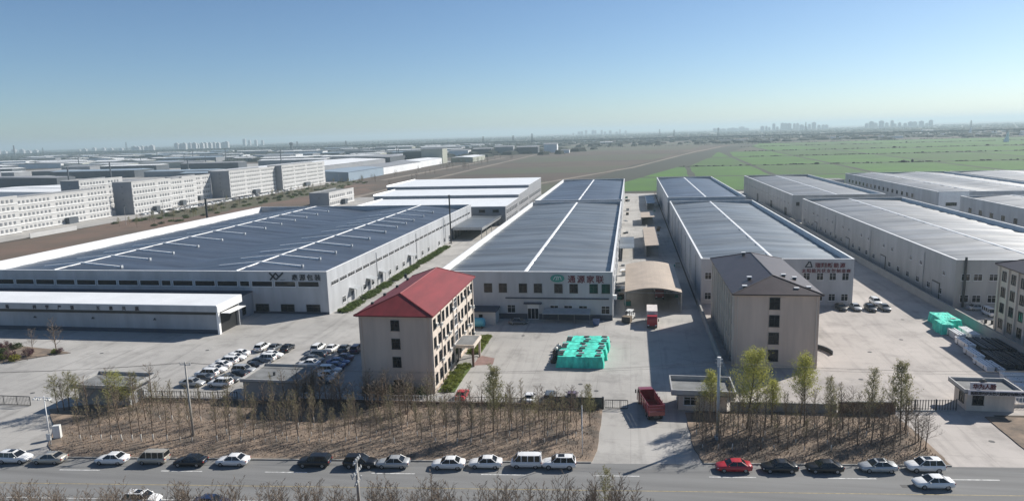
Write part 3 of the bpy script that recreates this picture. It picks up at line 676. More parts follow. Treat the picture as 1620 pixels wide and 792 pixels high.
# ---- hipped offices
def office(name, label, X0, X1, Y0, Y1, h, ridge, ov, wall, lit, roofm, rf_lab=None):
    """ridge = (x, ya, yb, z) in world metres"""
    t = thing(name, label, 'office building', (X0, Y0, 0)); W = X1-X0; L = Y1-Y0
    B('wall', wall, t, 0, W, 0, L, 0, h-0.35)
    B('cornice', lit, t, -ov*0.6, W+ov*0.6, -ov*0.6, L+ov*0.6, h-0.35, h-0.02)
    rx, ra, rb, rz = ridge[0]-X0, ridge[1]-Y0, ridge[2]-Y0, ridge[3]
    a = (-ov, -ov, h); b_ = (W+ov, -ov, h); c = (W+ov, L+ov, h); d = (-ov, L+ov, h); e = (rx, ra, rz); f = (rx, rb, rz)
    u = [(p[0], p[1], p[2]-0.22) for p in (a, b_, c, d)]
    rf = obj('roof', MB().add([a, b_, c, d, e, f]+u, [(0, 1, 4), (1, 2, 5, 4), (2, 3, 5), (3, 0, 4, 5), (0, 6, 7, 1), (1, 7, 8, 2), (2, 8, 9, 3), (3, 9, 6, 0), (6, 9, 8, 7)]), roofm, t)
    rc = MB()
    for p, q in ((e, f), (a, e), (b_, e), (c, f), (d, f)): rc.tube([p, q], [0.13, 0.13], 5)
    obj('ridge_tiles', rc, roofm, rf)
    return t, W, L, rf
_ac = MB().box(-0.42, 0.42, -0.36, 0, 0, 0.62).mesh('air_conditioner', 'ac_white')
_fan = MB().tube([(0.08, -0.38, 0.31), (0.08, -0.36, 0.31)], [0.24, 0.24], 10).mesh('fan_grille', 'frame_dark')
def ac(par, face, x, y, z):
    o = put('air_conditioner', _ac, par, (x, y, z), ROT[face]); put('fan_grille', _fan, o); return o

rx0, rx1, ry0, ry1 = -47.6, -34.4, 110.9, 143.0
tR, WR, LR, rfR = office('office_building', 'four storey beige office with red hipped roof and lit window side', rx0, rx1, ry0, ry1, 14.3, (-41.1, 115.0, 139.0, 17.2), 0.65, 'render_beige', 'render_cream', 'roof_red')
B('east_sunlit_tone', 'render_cream', tR, WR, WR+0.06, 0.02, LR-0.02, 0.5, 13.9)  # lighter cream sheet puts the sunlight on this side into the colour
rng = random.Random(5)
for fl in range(4):
    z = 1.0+3.35*fl
    window(tR, '-y', 6.7, 0, z+0.5 if fl else 0.6, 1.45, 1.75, 2, 0.06, 0.10, 'frame_dark')
    window(tR, '+y', 6.7, LR, z+0.5, 1.45, 1.75, 2)
    for i, yy in enumerate((2.0, 4.9, 7.7, 10.6, 13.4, 16.3, 19.2, 22.0, 24.9, 27.7, 30.4)):
        if i == 5 and fl >= 1:
            window(tR, '+x', WR+0.06, yy, z+0.2, 2.5, 2.1, 3, 0.06, 0.12, 'frame_white')
        elif not (i == 5 and fl == 0):
            window(tR, '+x', WR+0.06, yy, z+0.3, 1.25, 1.75, 2, 0.06, 0.12, 'frame_dark')
        if rng.random() < 0.42 and i != 5: ac(tR, '+x', WR+0.06, yy+1.25, z+rng.choice((-0.3, 0.4)))
        if i not in (5,): window(tR, '-x', 0, yy, z+0.3, 1.25, 1.75, 2, 0.06, 0.12, 'frame_dark')
for yy in (0.35, 6.3, 14.9, 17.8, 26.3, 31.7):
    obj('pilaster', MB().box(WR+0.06, WR+0.24, yy-0.16, yy+0.16, 0, 13.9), 'render_cream', tR)
po = B('porch', 'render_cream', tR, WR+0.06, WR+4.2, 14.3, 21.0, 3.9, 4.5)
B('porch_top', 'roof_felt', po, WR+0.35, WR+3.9, 14.6, 20.7, 4.5, 4.53)
for yy in (14.7, 20.6): obj('column', MB().cyl((WR+3.8, yy, 0), (WR+3.8, yy, 3.9), 0.24, 10), 'brick_brown' if yy < 16 else 'render_cream', po)
B('entrance', 'glass', po, WR+0.06, WR+0.12, 15.6, 19.6, 0.2, 3.2); B('steps', 'kerb_stone', po, WR+0.3, WR+3.4, 15, 20.4, 0.01, 0.3)
for x_, y_ in ((3.2, 5), (3.0, 12), (3.1, 19), (3.0, 26), (1.2, 30)): B('vent_stack', 'frame_dark', rfR, x_-0.25-2.4, x_+0.25-2.4, y_-0.25, y_+0.25, 14.4, 15.3)

px0, px1, py0, py1 = 19.3, 34.3, 130.0, 165.5
tP, WP, LP, rfP = office('office_building', 'four storey beige office with dark plum hipped roof, right of the gate', px0, px1, py0, py1, 14.3, (27.0, 135.8, 161.0, 16.6), 0.6, 'render_beige', 'render_beige', 'roof_plum')
B('stair_panel', 'render_beige', tP, 6.1, 9.0, -0.10, 0.0, 0, 13.6)
for fl in range(4):
    z = 0.9+3.35*fl
    window(tP, '-y', 7.1, -0.10, z+0.5, 1.75, 2.1, 2, 0.06, 0.08, 'frame_dark')
    for i, yy in enumerate((2.2, 5.6, 9.0, 12.4, 15.8, 19.2, 22.6, 26.0, 29.4, 32.8)):
        window(tP, '-x', 0, yy, z+0.3, 1.5, 1.8, 2, 0.06, 0.08, 'frame_dark'); window(tP, '+x', WP, yy, z+0.3, 1.5, 1.8, 2, 0.06, 0.1, 'frame_white')
for yy in (0.6, 3.9, 7.3, 10.7, 14.1, 17.5, 20.9, 24.3, 27.7, 31.1, 34.6):
    obj('pilaster', MB().box(-0.35, 0, yy-0.3, yy+0.3, 0, 13.9), 'render_cream', tP)
po = B('porch', 'render_cream', tP, WP, WP+3.4, 13.2, 19.5, 3.9, 4.4)
for yy in (13.6, 19.1): obj('column', MB().cyl((WP+3.0, yy, 0), (WP+3.0, yy, 3.9), 0.25, 10), 'render_cream', po)
for x_ in (0.5, WP-0.5): obj('downpipe', MB().cyl((x_, -0.1, 0), (x_, -0.1, 13.9), 0.07, 6), 'render_cream', tP)
for x_ in (0.5, WR-0.5): obj('downpipe', MB().cyl((x_, -0.1, 0), (x_, -0.1, 13.9), 0.07, 6), 'render_beige', tR)
rm = MB()                                                    # curved ramp with a dark parapet
arc = [(WP+0.6+4.3*math.sin(a), 13.4-3.4*(1-math.cos(a))*1.5) for a in [i*PI/2/7 for i in range(8)]]
for p, q in zip(arc[:-1], arc[1:]): rm.prism([p, q, (q[0]+0.25, q[1]+0.25), (p[0]+0.25, p[1]+0.25)], 0.01, 0.85)
obj('ramp_wall', rm, 'frame_dark', tP)
for i, (x_, y_, zz) in enumerate(((3.6, 7.0, 15.6), (2.0, 2.2, 14.9), (6.0, 30.0, 16.4), (10.2, 8.2, 15.9), (12.2, 8.0, 15.4), (13.6, 2.6, 14.7), (11.2, 1.6, 14.7))):
    vs = B('vent_stack', 'frame_dark', rfP, x_-0.3, x_+0.3, y_-0.3, y_+0.3, zz-0.7, zz+0.35); B('cap', 'frame_white', vs, x_-0.45, x_+0.45, y_-0.4, y_+0.4, zz+0.35, zz+0.5)
# gutter solar sheet: bright flashing on the east verge
hx0, hy0 = 77.7, 121.0
tH, WH, LH, rfH = office('office_building', 'grey beige office with pilasters cut off by the right edge of the picture', hx0, 92.5, hy0, 158.8, 14.6, (85.0, 125, 154, 17.2), 0.6, 'render_cream', 'render_beige', 'roof_plum')
for fl in range(4):
    z = 0.9+3.4*fl
    for yy in (3, 6.6, 10.2, 13.8, 17.4, 21.0, 24.6, 28.2, 31.8, 35.4):
        window(tH, '-x', 0, yy, z+0.3, 1.5, 1.9, 2, 0.06, 0.1, 'frame_dark')
    for xx in (4, 10): window(tH, '+y', xx, LH, z+0.4, 1.6, 1.8, 2)
for yy in (1.2, 4.8, 8.4, 12.0, 15.6, 19.2, 22.8, 26.4, 30.0, 33.6, 37.2): obj('pilaster', MB().box(-0.35, 0, yy-0.3, yy+0.3, 0, 14.2), 'render_cream', tH)

# ---- flat roofed huts along the fence
def hut(label, X0, X1, Y0, Y1, h, wall, ov=0.5, par=0.55):
    t = thing('gate_hut', label, 'hut', (X0, Y0, 0)); W = X1-X0; L = Y1-Y0
    B('wall', wall, t, 0, W, 0, L, 0, h)
    rf = B('roof', 'roof_felt', t, -ov, W+ov, -ov, L+ov, h, h+0.18)
    p = MB(); a = 0.2
    p.box(-ov, W+ov, -ov, -ov+a, h+0.18, h+0.18+par); p.box(-ov, W+ov, L+ov-a, L+ov, h+0.18, h+0.18+par)
    p.box(-ov, -ov+a, -ov+a, L+ov-a, h+0.18, h+0.18+par); p.box(W+ov-a, W+ov, -ov+a, L+ov-a, h+0.18, h+0.18+par)
    obj('parapet', p, 'wall_pale', rf)
    return t, W, L
t, W, L = hut('flat roofed grey hut with felt roof between the car park and the fence', -67.6, -57.2, 105.2, 112.9, 3.3, 'render_grey', 0.35, 0.4)
window(t, '+x', W, 2.2, 0.9, 1.3, 1.6, 2); window(t, '+x', W, 5.2, 1.2, 1.3, 1.5, 2)
obj('roof_vent', MB().cyl((4.4, 3.0, 3.4), (4.4, 3.0, 4.1), 0.22, 8), 'frame_dark', t)
t, W, L = hut('flat roofed gate hut half hidden by bare trees near the left gate', -96.3, -86.2, 100.0, 105.2, 3.3, 'render_grey', 0.9, 0.55)
window(t, '-y', 7.8, 0, 1.2, 1.6, 1.3, 2); B('door', 'frame_dark', t, W, W+0.06, 2.0, 3.2, 0.1, 2.3)
t, W, L = hut('white gate hut with deep roof edge beside the red stake truck', 7.6, 15.2, 107.9, 112.4, 2.95, 'render_cream', 1.2, 0.75)
window(t, '-y', 1.9, 0, 1.0, 2.0, 1.3, 2, 0.08, 0.1, 'frame_white'); window(t, '-x', 0, 2.2, 1.0, 1.6, 1.3, 2, 0.08, 0.1, 'frame_white')
B('door', 'frame_dark', t, -0.06, 0, 0.4, 1.3, 0.1, 2.2)
# right guard house with sign
t, W, L = hut('guard house with slanting roof and lettered sign boards at the right gate', 52.0, 58.8, 112.2, 116.4, 3.1, 'render_cream', 0.75, 0.5)
window(t, '-y', 1.6, 0, 1.1, 1.5, 1.4, 2, 0.06, 0.1, 'frame_dark'); window(t, '-x', 0, 1.6, 1.0, 1.5, 1.4, 2, 0.06, 0.1, 'frame_dark')
s1 = B('sign_board', 'sign_board', t, -0.1, 3.5, -0.95, -0.82, 3.85, 5.0); letters(s1, '华为人脸', '-y', 0.22, -0.99, 4.05, 0.88, 0.82, 'sign_red')
s2 = B('sign_board', 'sign_board', t, -0.3, 7.8, -1.0, -0.86, 2.95, 3.75); letters(s2, '新能源光伏支架大棚钢管有限公司', '-y', 0.0, -1.04, 3.1, 0.56, 0.505, 'sign_dark')
obj('finial', MB().tube([(1.9, -0.6, 4.9), (1.9, -0.2, 4.9)], [0.5, 0.5], 14), 'frame_dark', t)

# ---- fences, gates, walls
def railing(label, a, b_, h, bars, m, base=0.0, basem='brick_brown', post_every=3.0, r=0.03, rails=(0.15, 0.92), group=None):
    A = Vector((*a, 0)); Bv = Vector((*b_, 0)); d = Bv-A; Ln = d.length; t = thing('fence', label, 'fence', A, math.atan2(d.y, d.x), group)
    if base: B('base_wall', basem, t, 0, Ln, -0.12, 0.12, 0, base)
    n = max(1, int(Ln/post_every))
    for i in range(n+1):
        x = Ln*i/n; B('post', m, t, x-0.06, x+0.06, -0.06, 0.06, base, h+0.1)
    for f_ in rails:
        z = base+(h-base)*f_; B('rail', m, t, 0, Ln, -0.03, 0.03, z-0.03, z+0.03)
    if bars:
        me = MB().box(-r, r, -r, r, base+0.05, h).mesh('bar', m); nb = int(Ln/bars)
        for i in range(1, nb): put('bar', me, t, (Ln*i/nb, 0, 0))
    return t
railing('dark railing on low wall between left gate hut and grey hut', (-86.0, 103.2), (-68.4, 104.3), 1.7, 0.45, 'dark_metal', 0.5, 'render_grey')
railing('pale railing on low wall before the red roofed office', (-57.0, 105.3), (-28.5, 106.3), 1.6, 0.5, 'frame_white', 0.5, 'brick_brown')
railing('dark railing on low wall running up to the green fence panel', (-28.4, 106.35), (-13.6, 106.9), 1.6, 0.5, 'dark_metal', 0.6, 'brick_brown')
railing('dark picket fence of tall bars left of the lettered guard house', (41.2, 110.9), (50.4, 111.8), 1.9, 0.42, 'frame_dark', 0.15, 'render_grey', 3.0, 0.045)
railing('pale railing right of the lettered guard house', (59.6, 114.5), (74, 115.6), 1.6, 0.5, 'frame_white', 0.5, 'render_cream')
gt = thing('solid_fence', 'solid dark green grey fence panel beside the open middle gate', 'fence', (-13.3, 107.0, 0), 0.03)
B('panel', 'fence_green', gt, 0.1, 8.6, -0.05, 0.05, 0.15, 1.75); B('top_rail', 'dark_metal', gt, 0, 8.7, -0.08, 0.08, 1.75, 1.9); B('end_post', 'dark_metal', gt, 8.61, 8.95, -0.25, 0.25, 0.0, 2.0); B('plinth', 'brick_brown', gt, 0, 8.6, -0.12, 0.12, 0, 0.15)
def sliding_gate(label, x, y, rz, W, h, n):
    g_ = thing('sliding_gate', label, 'gate', (x, y, 0), rz)
    for zz in (0.15, h): B('rail', 'dark_metal', g_, 0, W, -0.05, 0.05, zz-0.05, zz+0.05)
    for i in range(n+1): B('upright', 'dark_metal', g_, W*i/n-0.05, W*i/n+0.05, -0.05, 0.05, 0.2, h-0.05)
    me = MB().box(-0.018, 0.018, -0.018, 0.018, 0.2, h-0.05).mesh('bar', 'dark_metal')
    for i in range(1, int(W/0.3)): put('bar', me, g_, (i*0.3, 0.0, 0))
    return g_
sliding_gate('black sliding gate standing open beside the red stake truck', -4.2, 107.4, 0.03, 3.7, 1.5, 3)
sliding_gate('long black sliding gate at the left edge of the yard', -121.0, 98.2, 0.01, 16.2, 1.75, 6)
B_ = thing('brick_wall', 'low dark brown brick wall behind the right tree belt', 'wall', (32.3, 109.1, 0), 0.09)
B('wall', 'brick_brown', B_, 0, 8.6, -0.15, 0.15, 0, 1.9); B('coping', 'kerb_stone', B_, -0.08, 8.68, -0.22, 0.22, 1.9, 2.02)
w_ = thing('boundary_wall', 'pale low wall between white gate hut and dark brick wall', 'wall', (15.8, 108.4, 0), 0.04)
B('wall', 'render_grey', w_, 0, 16.2, -0.12, 0.12, 0, 1.5); B('coping', 'kerb_stone', w_, 0, 16.2, -0.18, 0.18, 1.5, 1.6)
w_ = thing('boundary_wall', 'long pale wall running back between the two right hand yards', 'wall', (74.05, 116.0, 0))
B('wall', 'render_grey', w_, -0.12, 0.12, 0, 300, 0, 2.0); B('coping', 'kerb_stone', w_, -0.2, 0.2, 0, 300, 2.0, 2.12)
w_ = thing('boundary_wall', 'long wall running back beside the arched shed and plum roofed office', 'wall', (16.9, 112.8, 0))
B('wall', 'render_grey', w_, -0.12, 0.12, 0, 64, 0, 1.9); B('coping', 'kerb_stone', w_, -0.2, 0.2, 0, 64, 1.9, 2.02)
w_ = thing('boundary_wall', 'low wall between waste ground and estate road in front of the white blocks', 'wall', (-300.2, 296, 0))
B('wall', 'render_white', w_, -0.12, 0.12, 0, 30, 0, 2.4)

# ---- sheds in the alley between B and C
ar = thing('arched_shed', 'tan arched roof shed open at the front in the alley', 'shed', (-1.5, 169.0, 0))
n = 12; Wd = 14.0; pr = [(Wd*i/n, 5.2+1.1*math.sin(PI*i/n)) for i in range(n+1)]
mb = MB()
for y_ in (0, 36): mb.v += [(x-0.0, y_, z) for x, z in pr] + [(x, y_, z-0.12) for x, z in pr]
m_ = n+1
for i in range(n):
    mb.f += [(i, i+1, 2*m_+i+1, 2*m_+i), (m_+i+1, m_+i, 3*m_+i, 3*m_+i+1), (i, m_+i, m_+i+1, i+1), (2*m_+i+1, 3*m_+i+1, 3*m_+i, 2*m_+i)]
obj('roof', mb, 'arch_roof', ar)
for y_ in (0.2, 9, 18, 27, 35.8):
    for x in (0.15, Wd-0.15): obj('post', MB().cyl((x, y_, 0), (x, y_, 5.1), 0.12, 8), 'steel', ar)
tr = MB()
for i in range(n): tr.tube([(pr[i][0], 0.12, pr[i][1]-0.35), (pr[i+1][0], 0.12, pr[i+1][1]-0.35)], [0.06, 0.06], 5)
tr.tube([(0, 0.12, 5.0), (Wd, 0.12, 5.0)], [0.06, 0.06], 5)
obj('truss', tr, 'steel', ar); B('side_sheet', 'gable_grey', ar, Wd-0.05, Wd+0.02, 0.4, 35.6, 1.0, 5.1); B('rear_sheet', 'gable_grey', ar, 0.2, Wd-0.2, 35.7, 35.76, 0, 5.2)
def lean_shed(label, x0, x1, y0, y1, h, roofm, dz=0.4):
    t = thing('alley_shed', label, 'shed', (x0, y0, 0)); W = x1-x0; L = y1-y0
    obj('roof', MB().add([(-0.2, -0.2, h), (W+0.2, -0.2, h+dz), (W+0.2, L+0.2, h+dz), (-0.2, L+0.2, h), (-0.2, -0.2, h+0.12), (W+0.2, -0.2, h+dz+0.12), (W+0.2, L+0.2, h+dz+0.12), (-0.2, L+0.2, h+0.12)],
        [(0, 3, 2, 1), (4, 5, 6, 7), (0, 1, 5, 4), (1, 2, 6, 5), (2, 3, 7, 6), (3, 0, 4, 7)]), roofm, t)
    B('rear_wall', 'gable_grey', t, 0, W, L-0.15, L, 0, h); B('side_wall', 'gable_grey', t, 0, 0.1, 0, L-0.2, 0, h)
    for x in (0.2, W-0.1):
        B('post', 'steel', t, x-0.08, x+0.08, 0.1, 0.26, 0, h+(0.4 if x > 1 else 0)*0.9)
    return t
lean_shed('dark flat roofed shed against the middle warehouse side', -3.9, 1.0, 241, 267, 3.9, 'roof_grey', 0.1)
lean_shed('cream roofed narrow shed in the middle of the alley', 5.2, 10.0, 246, 293, 4.0, 'arch_roof', 0.3)
lean_shed('small cream shed farther back in the alley', 5.0, 11.0, 331, 352, 3.6, 'arch_roof', 0.2)
lean_shed('dark small shed at the far end of the alley', 9.0, 13.5, 395, 440, 3.6, 'roof_blue', 0.2)
# bits in the front of B
t = thing('site_cabin', 'white site cabin with blue roof against the middle warehouse front', 'cabin', (-39.2, 155.6, 0))
B('wall', 'render_white', t, 0, 7.2, 0, 4.6, 0, 3.1); B('roof', 'navy_band', t, -0.3, 7.5, -0.4, 4.9, 3.1, 3.35); window(t, '-y', 3.6, 0, 1.6, 0.8, 0.8, 1)
t = thing('cycle_shelter', 'low pale roofed shelter under the middle warehouse windows', 'shelter', (-20.9, 157.4, 0))
obj('roof', MB().add([(0, 0, 2.25), (11.4, 0, 2.25), (11.4, 3.0, 2.9), (0, 3.0, 2.9), (0, 0, 2.33), (11.4, 0, 2.33), (11.4, 3.0, 2.98), (0, 3.0, 2.98)],
    [(0, 3, 2, 1), (4, 5, 6, 7), (0, 1, 5, 4), (1, 2, 6, 5), (2, 3, 7, 6), (3, 0, 4, 7)]), 'galv', t)
for x in (0.1, 3.8, 7.6, 11.3): obj('post', MB().cyl((x, 0.2, 0), (x, 0.2, 2.26), 0.05, 6), 'steel', t)
t = thing('storage_tank', 'light blue horizontal tank beside the white site cabin', 'tank', (-35.6, 152.6, 0))
tk = [(x, 1.1*k) for x, k in ((-1.7, 0.55), (-1.55, 0.85), (-1.2, 1.0), (1.2, 1.0), (1.55, 0.85), (1.7, 0.55))]
obj('shell', MB().tube([(x, 0, 1.35) for x, _ in tk], [r_ for _, r_ in tk], 14), 'blue_tank', t, smooth=True)
for x in (-1, 1): B('saddle', 'dark_metal', t, x-0.15, x+0.15, -0.8, 0.8, 0, 0.6)
t = thing('storage_tank', 'dark green tank left of the light blue tank', 'tank', (-38.6, 152.8, 0))
obj('shell', MB().tube([(0, 0, 0.1), (0, 0, 1.9), (0, 0, 2.2)], [1.1, 1.1, 0.4], 14), 'green_tank', t); obj('valve', MB().cyl((0.3, -1.3, 1.0), (0.3, -1.0, 1.0), 0.2, 8), 'frame_white', t)
t = thing('waste_bin', 'blue waste bin in shade by the middle warehouse corner', 'bin', (-8.0, 156.6, 0))
obj('bin_body', MB().loft([[(-0.6, -0.5, 0.1), (0.6, -0.5, 0.1), (0.6, 0.5, 0.1), (-0.6, 0.5, 0.1)], [(-0.8, -0.7, 1.3), (0.8, -0.7, 1.3), (0.8, 0.7, 1.3), (-0.8, 0.7, 1.3)]]), 'paint_blue', t)
obj('lid', MB().box(-0.85, 0.85, -0.75, 0.75, 1.3, 1.42), 'paint_navy', t)

# ---- green netted stacks in the middle yard
def net_stack(label, x0, y0, W, L, h, seed, holes, name='netted_stack', group=None, rz=0.0):
    r = random.Random(seed); t = thing(name, label, 'stack', (x0, y0, 0), rz, group)
    nx, ny = 14, 8; mb = MB(); top = []
    def hz(i, j): return h + r.uniform(-0.07, 0.07)
    for j in range(ny+1):
        for i in range(nx+1): mb.v.append((W*i/nx+r.uniform(-.04, .04), L*j/ny+r.uniform(-.04, .04), hz(i, j)))
    for j in range(ny):
        for i in range(nx): a = j*(nx+1)+i; mb.f.append((a, a+1, a+nx+2, a+nx+1))
    rim = [i for i in range(nx+1)] + [(nx+1)*j+nx for j in range(1, ny+1)] + [ny*(nx+1)+i for i in range(nx-1, -1, -1)] + [(nx+1)*j for j in range(ny-1, 0, -1)]
    o = len(mb.v); c = Vector((W/2, L/2, 0))
    for k in rim:
        v = Vector(mb.v[k]); d = (Vector((v.x, v.y, 0))-c).normalized()*r.uniform(0.0, 0.36); mb.v.append((v.x+d.x, v.y+d.y, h*0.45+r.uniform(-.1, .1)))
    for k in rim:
        v = Vector(mb.v[k]); d = (Vector((v.x, v.y, 0))-c).normalized()*r.uniform(0.05, 0.5); mb.v.append((v.x+d.x, v.y+d.y, 0.02))
    n = len(rim)
    for k in range(n):
        k2 = (k+1) % n; mb.f.append((rim[k], o+k, o+k2, rim[k2])); mb.f.append((o+k, o+n+k, o+n+k2, o+k2))
    obj('net', mb, 'teal_net', t)
    bm = MB().box(-0.55, 0.55, -0.42, 0.42, 0, 0.06).mesh('board', 'black_board'); bw = MB().box(-0.55, 0.55, -0.3, 0.3, 0, 0.06).mesh('board', 'galv')
    for (fx, fy, lt) in holes: put('board', bw if lt else bm, t, (W*fx, L*fy, h+0.09), r.uniform(-0.15, 0.15))
    return t
hs = [(0.06, 0.2, 0), (0.08, 0.75, 1), (0.06, 0.5, 0), (0.48, 0.15, 0), (0.52, 0.5, 1), (0.47, 0.8, 0), (0.9, 0.2, 0), (0.93, 0.55, 1), (0.9, 0.85, 0)]
net_stack('front row of green netted stacks with dark boards on top', -14.0, 126.6, 8.6, 4.6, 2.25, 1, hs)
net_stack('middle row of green netted stacks with dark boards on top', -13.8, 131.5, 8.8, 4.5, 2.2, 2, hs[::-1])
net_stack('back row of green netted stacks with dark boards on top', -13.2, 136.3, 8.6, 4.4, 2.2, 3, hs)
r = random.Random(4)
for i in range(6):
    sx, sy = -15.0-r.uniform(0, .5), 129+i*1.9
    t = thing('scrap_sack', 'lumpy %s sack at the left side of the green netted stacks' % ('white' if i in (4, 5) else 'dark'), 'sack', (sx, sy, 0), r.uniform(0, 3), 'sacks by the green stacks')
    rings = [[(0.55*k*math.cos(a*PI/4)*r.uniform(.85, 1.15), 0.45*k*math.sin(a*PI/4)*r.uniform(.85, 1.15), z) for a in range(8)] for k, z in ((0.9, 0), (1.1, 0.35), (0.85, 0.75), (0.35, 0.95))]
    obj('sack_body', MB().loft(rings), 'ac_white' if i in (4, 5) else 'black_board', t, smooth=True); obj('tie', MB().cyl((0, 0, 0.93), (0, 0, 1.1), 0.1, 6), 'wood', t)
# ---- stacks along the wall in the right yard
net_stack('bright green net bunched over stacked profiles at the right wall', 67.2, 158.2, 3.8, 7.0, 2.1, 11, [(0.7, 0.2, 1)])
net_stack('darker front bundle under green net at the right wall', 65.6, 154.4, 2.3, 4.2, 2.2, 12, [])
_pf = MB().box(-0.17, 0.17, 0, 1, -0.10, 0.10).mesh('profile', 'alu_white'); _pb = MB().box(-0.15, 0.15, 0, 1, -0.16, 0.16).mesh('profile', 'blue_steel')
def bundle(label, x, y, W, L, h, pale=True, rz=0.0, group=None):
    t = thing('profile_bundle', label, 'bundle', (x, y, 0), rz, group); r = random.Random(int(x*10+y))
    for yy in (L*0.2, L*0.8): B('bearer', 'wood', t, -0.1, W+0.1, yy-0.1, yy+0.1, 0, 0.15)
    B('core', 'alu_white' if pale else 'blue_steel', t, 0.03, W-0.03, 0.05, L-0.05, 0.15, h-0.12)
    n = int(W/(0.38 if pale else 0.5))
    for i in range(n):
        o = put('profile', _pf if pale else _pb, t, (0.14+(W-0.28)*i/max(1, n-1), r.uniform(-0.15, 0.15), h-0.06+(r.uniform(-.015, .02) if pale else r.uniform(-.02, .16)))); o.scale = (1, L, 1)
    for yy in (L*0.25, L*0.75): B('strap', 'dark_metal', t, -0.02, W+0.02, yy-0.04, yy+0.04, 0.15, h+0.035)
    return t
for i, (x, y, W, L, h) in enumerate(((66.5, 149.2, 1.5, 5.6, 1.5), (69.2, 149.6, 1.6, 6.0, 1.5), (65.6, 143.0, 1.5, 5.6, 1.3), (64.4, 136.6, 1.4, 5.6, 1.1), (63.4, 130.6, 1.3, 5.4, 1.0), (65.3, 130.2, 0.9, 5.2, 0.8))):
    bundle('%s white bundle of metal profiles counting from the green net' % ('first', 'second', 'third', 'fourth', 'fifth', 'sixth')[i], x, y, W, L, h, True, 0.0, 'white profile bundles')
for i, (x, y, W, L, h) in enumerate(((68.0, 141.6, 2.0, 7.8, 0.9), (70.2, 141.4, 1.8, 8.0, 0.9), (72.1, 141.8, 1.6, 7.6, 0.8), (66.8, 132.4, 2.1, 8.2, 0.9), (69.2, 132.0, 2.0, 8.4, 0.9), (71.4, 132.2, 2.0, 8.0, 0.8))):
    bundle('%s dark blue steel bundle %s, right of the white bundles' % (('far left', 'far middle', 'far right', 'near left', 'near middle', 'near right')[i], 'in the far row' if i < 3 else 'in the near row'), x, y, W, L, h, False, 0.0, 'dark steel bundles')
for i, y in enumerate((121.5, 124.0, 126.2)):
    bundle('white bundle lying across the yard behind the guard house at the right edge', 70.6, y, 1.5, 6.6, 0.9+0.1*i, True, PI/2, 'white bundles across')
for i in range(14):
    t = thing('drum', 'small dark drum in the row beside the right hand parked van', 'drum', (77.5+i*0.95+(i % 3)*0.1, 163.5+(i % 2)*0.7, 0), 0, 'row of drums')
    obj('barrel', MB().tube([(0, 0, 0), (0, 0, 0.35), (0, 0, 0.7), (0, 0, 0.9)], [0.28, 0.31, 0.31, 0.28], 8), 'black_board' if i % 3 else 'ac_white', t); obj('lid', MB().cyl((0, 0, 0.9), (0, 0, 0.94), 0.25, 8), 'frame_dark', t)

# ================================================================== vehicles (front = +x)
def ring_body(x, wd, z0, z1, bulge=0.06):
    return [(x, -wd*0.90, z0), (x, -wd, z0+0.16), (x, -wd-bulge*0.3, (z0+z1)/2), (x, -wd*0.94, z1-0.03), (x, -wd*0.80, z1+0.02),
            (x, wd*0.80, z1+0.02), (x, wd*0.94, z1-0.03), (x, wd+bulge*0.3, (z0+z1)/2), (x, wd, z0+0.16), (x, wd*0.90, z0)]
def wheel_meshes(r, wd):
    ty = MB().tube([(0, -wd/2, 0), (0, -wd*0.42, 0), (0, wd*0.42, 0), (0, wd/2, 0)], [r*0.86, r, r, r*0.86], 14).mesh('wheel', 'tyre')
    rm = MB()
    for s_ in (-1, 1):
        rm.tube([(0, s_*wd*0.5, 0), (0, s_*(wd*0.5+0.012), 0)], [r*0.62, r*0.55], 10)
    return ty, rm.mesh('rim', 'rim')
WH = wheel_meshes(0.325, 0.21); WHS = wheel_meshes(0.36, 0.23); WHT = wheel_meshes(0.5, 0.34)
_bm = {}
def frustum(b0, b1, bw0, bw1, zb0, zb1, t0, t1, tw0, tw1, zt0, zt1):
    """greenhouse: bottom rectangle b0..b1, top t0..t1 (x), half widths, heights rear/front"""
    v = [(b0, -bw0, zb0), (b1, -bw1, zb1), (b1, bw1, zb1), (b0, bw0, zb0), (t0, -tw0, zt0), (t1, -tw1, zt1), (t1, tw1, zt1), (t0, tw0, zt0)]
    return v, [(0, 3, 2, 1), (4, 5, 6, 7), (0, 1, 5, 4), (1, 2, 6, 5), (2, 3, 7, 6), (3, 0, 4, 7)]
KINDS = {
 'sedan': dict(st=((-2.33, .62, .48, .80), (-2.25, .80, .30, .97), (-1.75, .89, .22, 1.02), (-.9, .905, .19, .985), (.2, .905, .19, .96), (1.0, .90, .20, .94), (1.7, .87, .22, .84), (2.15, .78, .28, .72), (2.33, .56, .40, .58)),
      gh=(-1.66, 1.12, .84, .83, .98, .90, -0.90, .24, .65, .63, 1.45, 1.44), wx=(-1.38, 1.40), wh=0, pil=(-.30,)),
 'suv': dict(st=((-2.30, .66, .55, .95), (-2.25, .84, .36, 1.08), (-1.6, .92, .28, 1.08), (-.6, .93, .26, 1.06), (.5, .93, .26, 1.05), (1.2, .92, .28, 1.04), (1.8, .88, .30, .96), (2.2, .80, .36, .84), (2.34, .58, .46, .70)),
      gh=(-2.22, 1.10, .85, .85, 1.05, 1.02, -1.78, .30, .68, .66, 1.66, 1.66), wx=(-1.38, 1.42), wh=1, pil=(-1.05, -.25)),
 'van': dict(st=((-2.12, .76, .42, 1.05), (-2.06, .80, .30, 1.08), (-1.0, .81, .24, 1.08), (.4, .81, .24, 1.08), (1.3, .80, .25, 1.06), (1.85, .77, .28, .98), (2.12, .64, .38, .80)),
      gh=(-2.08, 1.80, .79, .76, 1.06, 1.02, -2.0, 1.02, .70, .68, 1.86, 1.84), wx=(-1.30, 1.28), wh=0, pil=(-1.95, -1.15, -.25, .62)),
}
